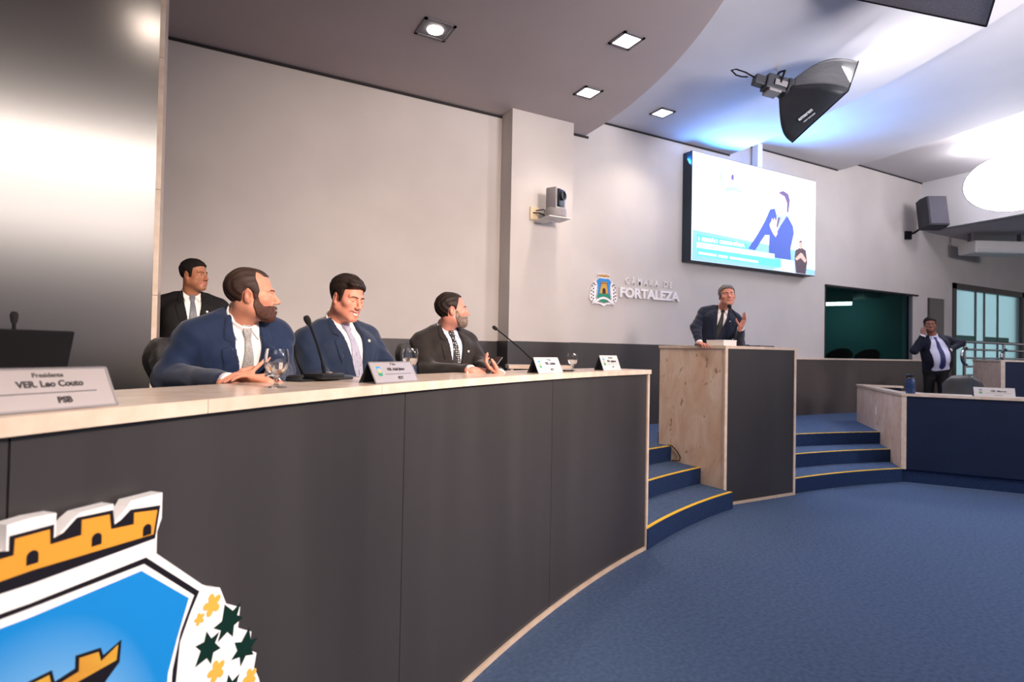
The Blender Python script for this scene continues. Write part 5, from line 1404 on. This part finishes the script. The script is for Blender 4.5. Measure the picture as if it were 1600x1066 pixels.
t = thing('mobile_phone', 'small dark phone held to the ear of the man by the far wall', 'phone', at(1444.5, 513, 9.52))
MB().box(-.012, .012, -.006, .006, -.075, .07, .004, Matrix.Rotation(.3, 4, 'Y')).build('case', MATS['black_plastic'], t)
# ---------------------------------------------------------------- light
def area(name, loc, to, size, power, col=(1, 1, 1), sy=None):
    l = bpy.data.lights.new(name, 'AREA'); l.energy = power; l.color = col; l.size = size
    if sy: l.shape = 'RECTANGLE'; l.size_y = sy
    o = bpy.data.objects.new(name, l); COL.objects.link(o); o.location = loc
    o.rotation_euler = (Vector(to)-Vector(loc)).to_track_quat('-Z', 'Y').to_euler()
    return o
def spot(name, loc, to, power, col, ang=110, blend=.6, r=.08):
    l = bpy.data.lights.new(name, 'SPOT'); l.energy = power; l.color = col; l.spot_size = math.radians(ang); l.spot_blend = blend; l.shadow_soft_size = r
    o = bpy.data.objects.new(name, l); COL.objects.link(o); o.location = loc
    o.rotation_euler = (Vector(to)-Vector(loc)).to_track_quat('-Z', 'Y').to_euler(); return o
for p in DL: spot('downlight', (p[0], p[1], p[2]-.05), (p[0], p[1], 0), 60, (1, .86, .74), 120, .8)
# hall lamps behind the photographer, with added fill lights among them
spot('hall_lamp_warm', (2.9, -4.2, 4.2), (2.5, 6.7, 1.75), 2700, (1, .80, .69), 46, 1., .5)
spot('hall_lamp_desk', (2.4, -3.2, 4.0), (.55, 2.4, 1.15), 1850, (1, .84, .72), 42, .9, .45)  # added fill that brightens the desk front and the seated men
area('hall_lamp_cool', (6.0, -5.5, 4.6), (6.5, 6, 1.6), 2.4, 38, (.99, .93, .97), 1.6).data.spread = math.radians(115)
area('hall_lamp_right', (11., -5.0, 4.4), (10.5, 6, 1.8), 2.2, 430, (1., .93, .96), 1.5)
l_ = bpy.data.lights.new('round_lamp_back', 'POINT'); l_.energy = 75; l_.color = (.97, .94, 1.); l_.shadow_soft_size = .2  # added fill behind the round lamp, brightens the white fascia
o_ = bpy.data.objects.new('round_lamp_back', l_); COL.objects.link(o_); o_.location = tuple(lc-fd*.75+np.array([-.2, -.1, .1]))
area('hall_strip_lamp', (-2.0, -1.9, 4.5), (-1.2, 4.45, 2.4), 4.2, 26, (1, .93, .88), .22)
area('hall_back_lamp', (-3.5, -9., 4.9), (-.8, 4.45, 2.6), 6., 44, (1, .95, .93), 1.2)  # added light, gives the steel panel a pale area to reflect
area('hall_uplight', (5.2, -2.4, 2.6), (5.6, .3, 5.), 1.6, 220, (1., .95, .98)).data.spread = math.radians(85)  # added fill without a fixture, brightens the pale ceiling from below
n_ = ax; fc = cen+ax*.02
area('softbox_light', tuple(fc), tuple(fc+ax), .7, 42, (1, .97, .97))
area('round_lamp_light', tuple(lc+fd*.25), tuple(lc+fd*2), .8, 60, (.97, .95, 1.))
area('round_lamp_spill', tuple(lc+np.array([.0, .35, .55])), tuple(lc+np.array([-.3, .6, 2.])),   .5, 16, (.97, .95, 1.))
area('screen_spill', (7.75, 6.42, 4.66), (7.5, 5.2, 5.3), 2.2, 105, (.04, .29, 1.), .10)
area('screen_light', (8.25, 6.47, 3.95), (6.2, 2.4, 3.9), 2.8, 40, (.22, .48, 1.), 1.5)
wd = bpy.data.worlds.new('hall'); SC.world = wd; wd.use_nodes = True
wd.node_tree.nodes['Background'].inputs['Color'].default_value = (.80, .76, .76, 1)
wd.node_tree.nodes['Background'].inputs['Strength'].default_value = .4
# ---------------------------------------------------------------- camera
cd = bpy.data.cameras.new('camera'); cam = bpy.data.objects.new('camera', cd); COL.objects.link(cam)
cd.sensor_width = 36; cd.lens = FPX/1600*36; cd.clip_start = .05; cd.clip_end = 100
Mx = Matrix.Identity(4)
for i in range(3): Mx[i][0] = CR[i]; Mx[i][1] = CU[i]; Mx[i][2] = -CF[i]; Mx[i][3] = CAMP[i]
cam.matrix_world = Mx
cd.dof.use_dof = True; cd.dof.focus_distance = 3.6; cd.dof.aperture_fstop = 3.2
SC.camera = cam
SC.view_settings.view_transform = 'Standard'; SC.view_settings.look = 'None'; SC.view_settings.gamma = 1.; SC.view_settings.exposure = .30
SC.view_settings.use_curve_mapping = False
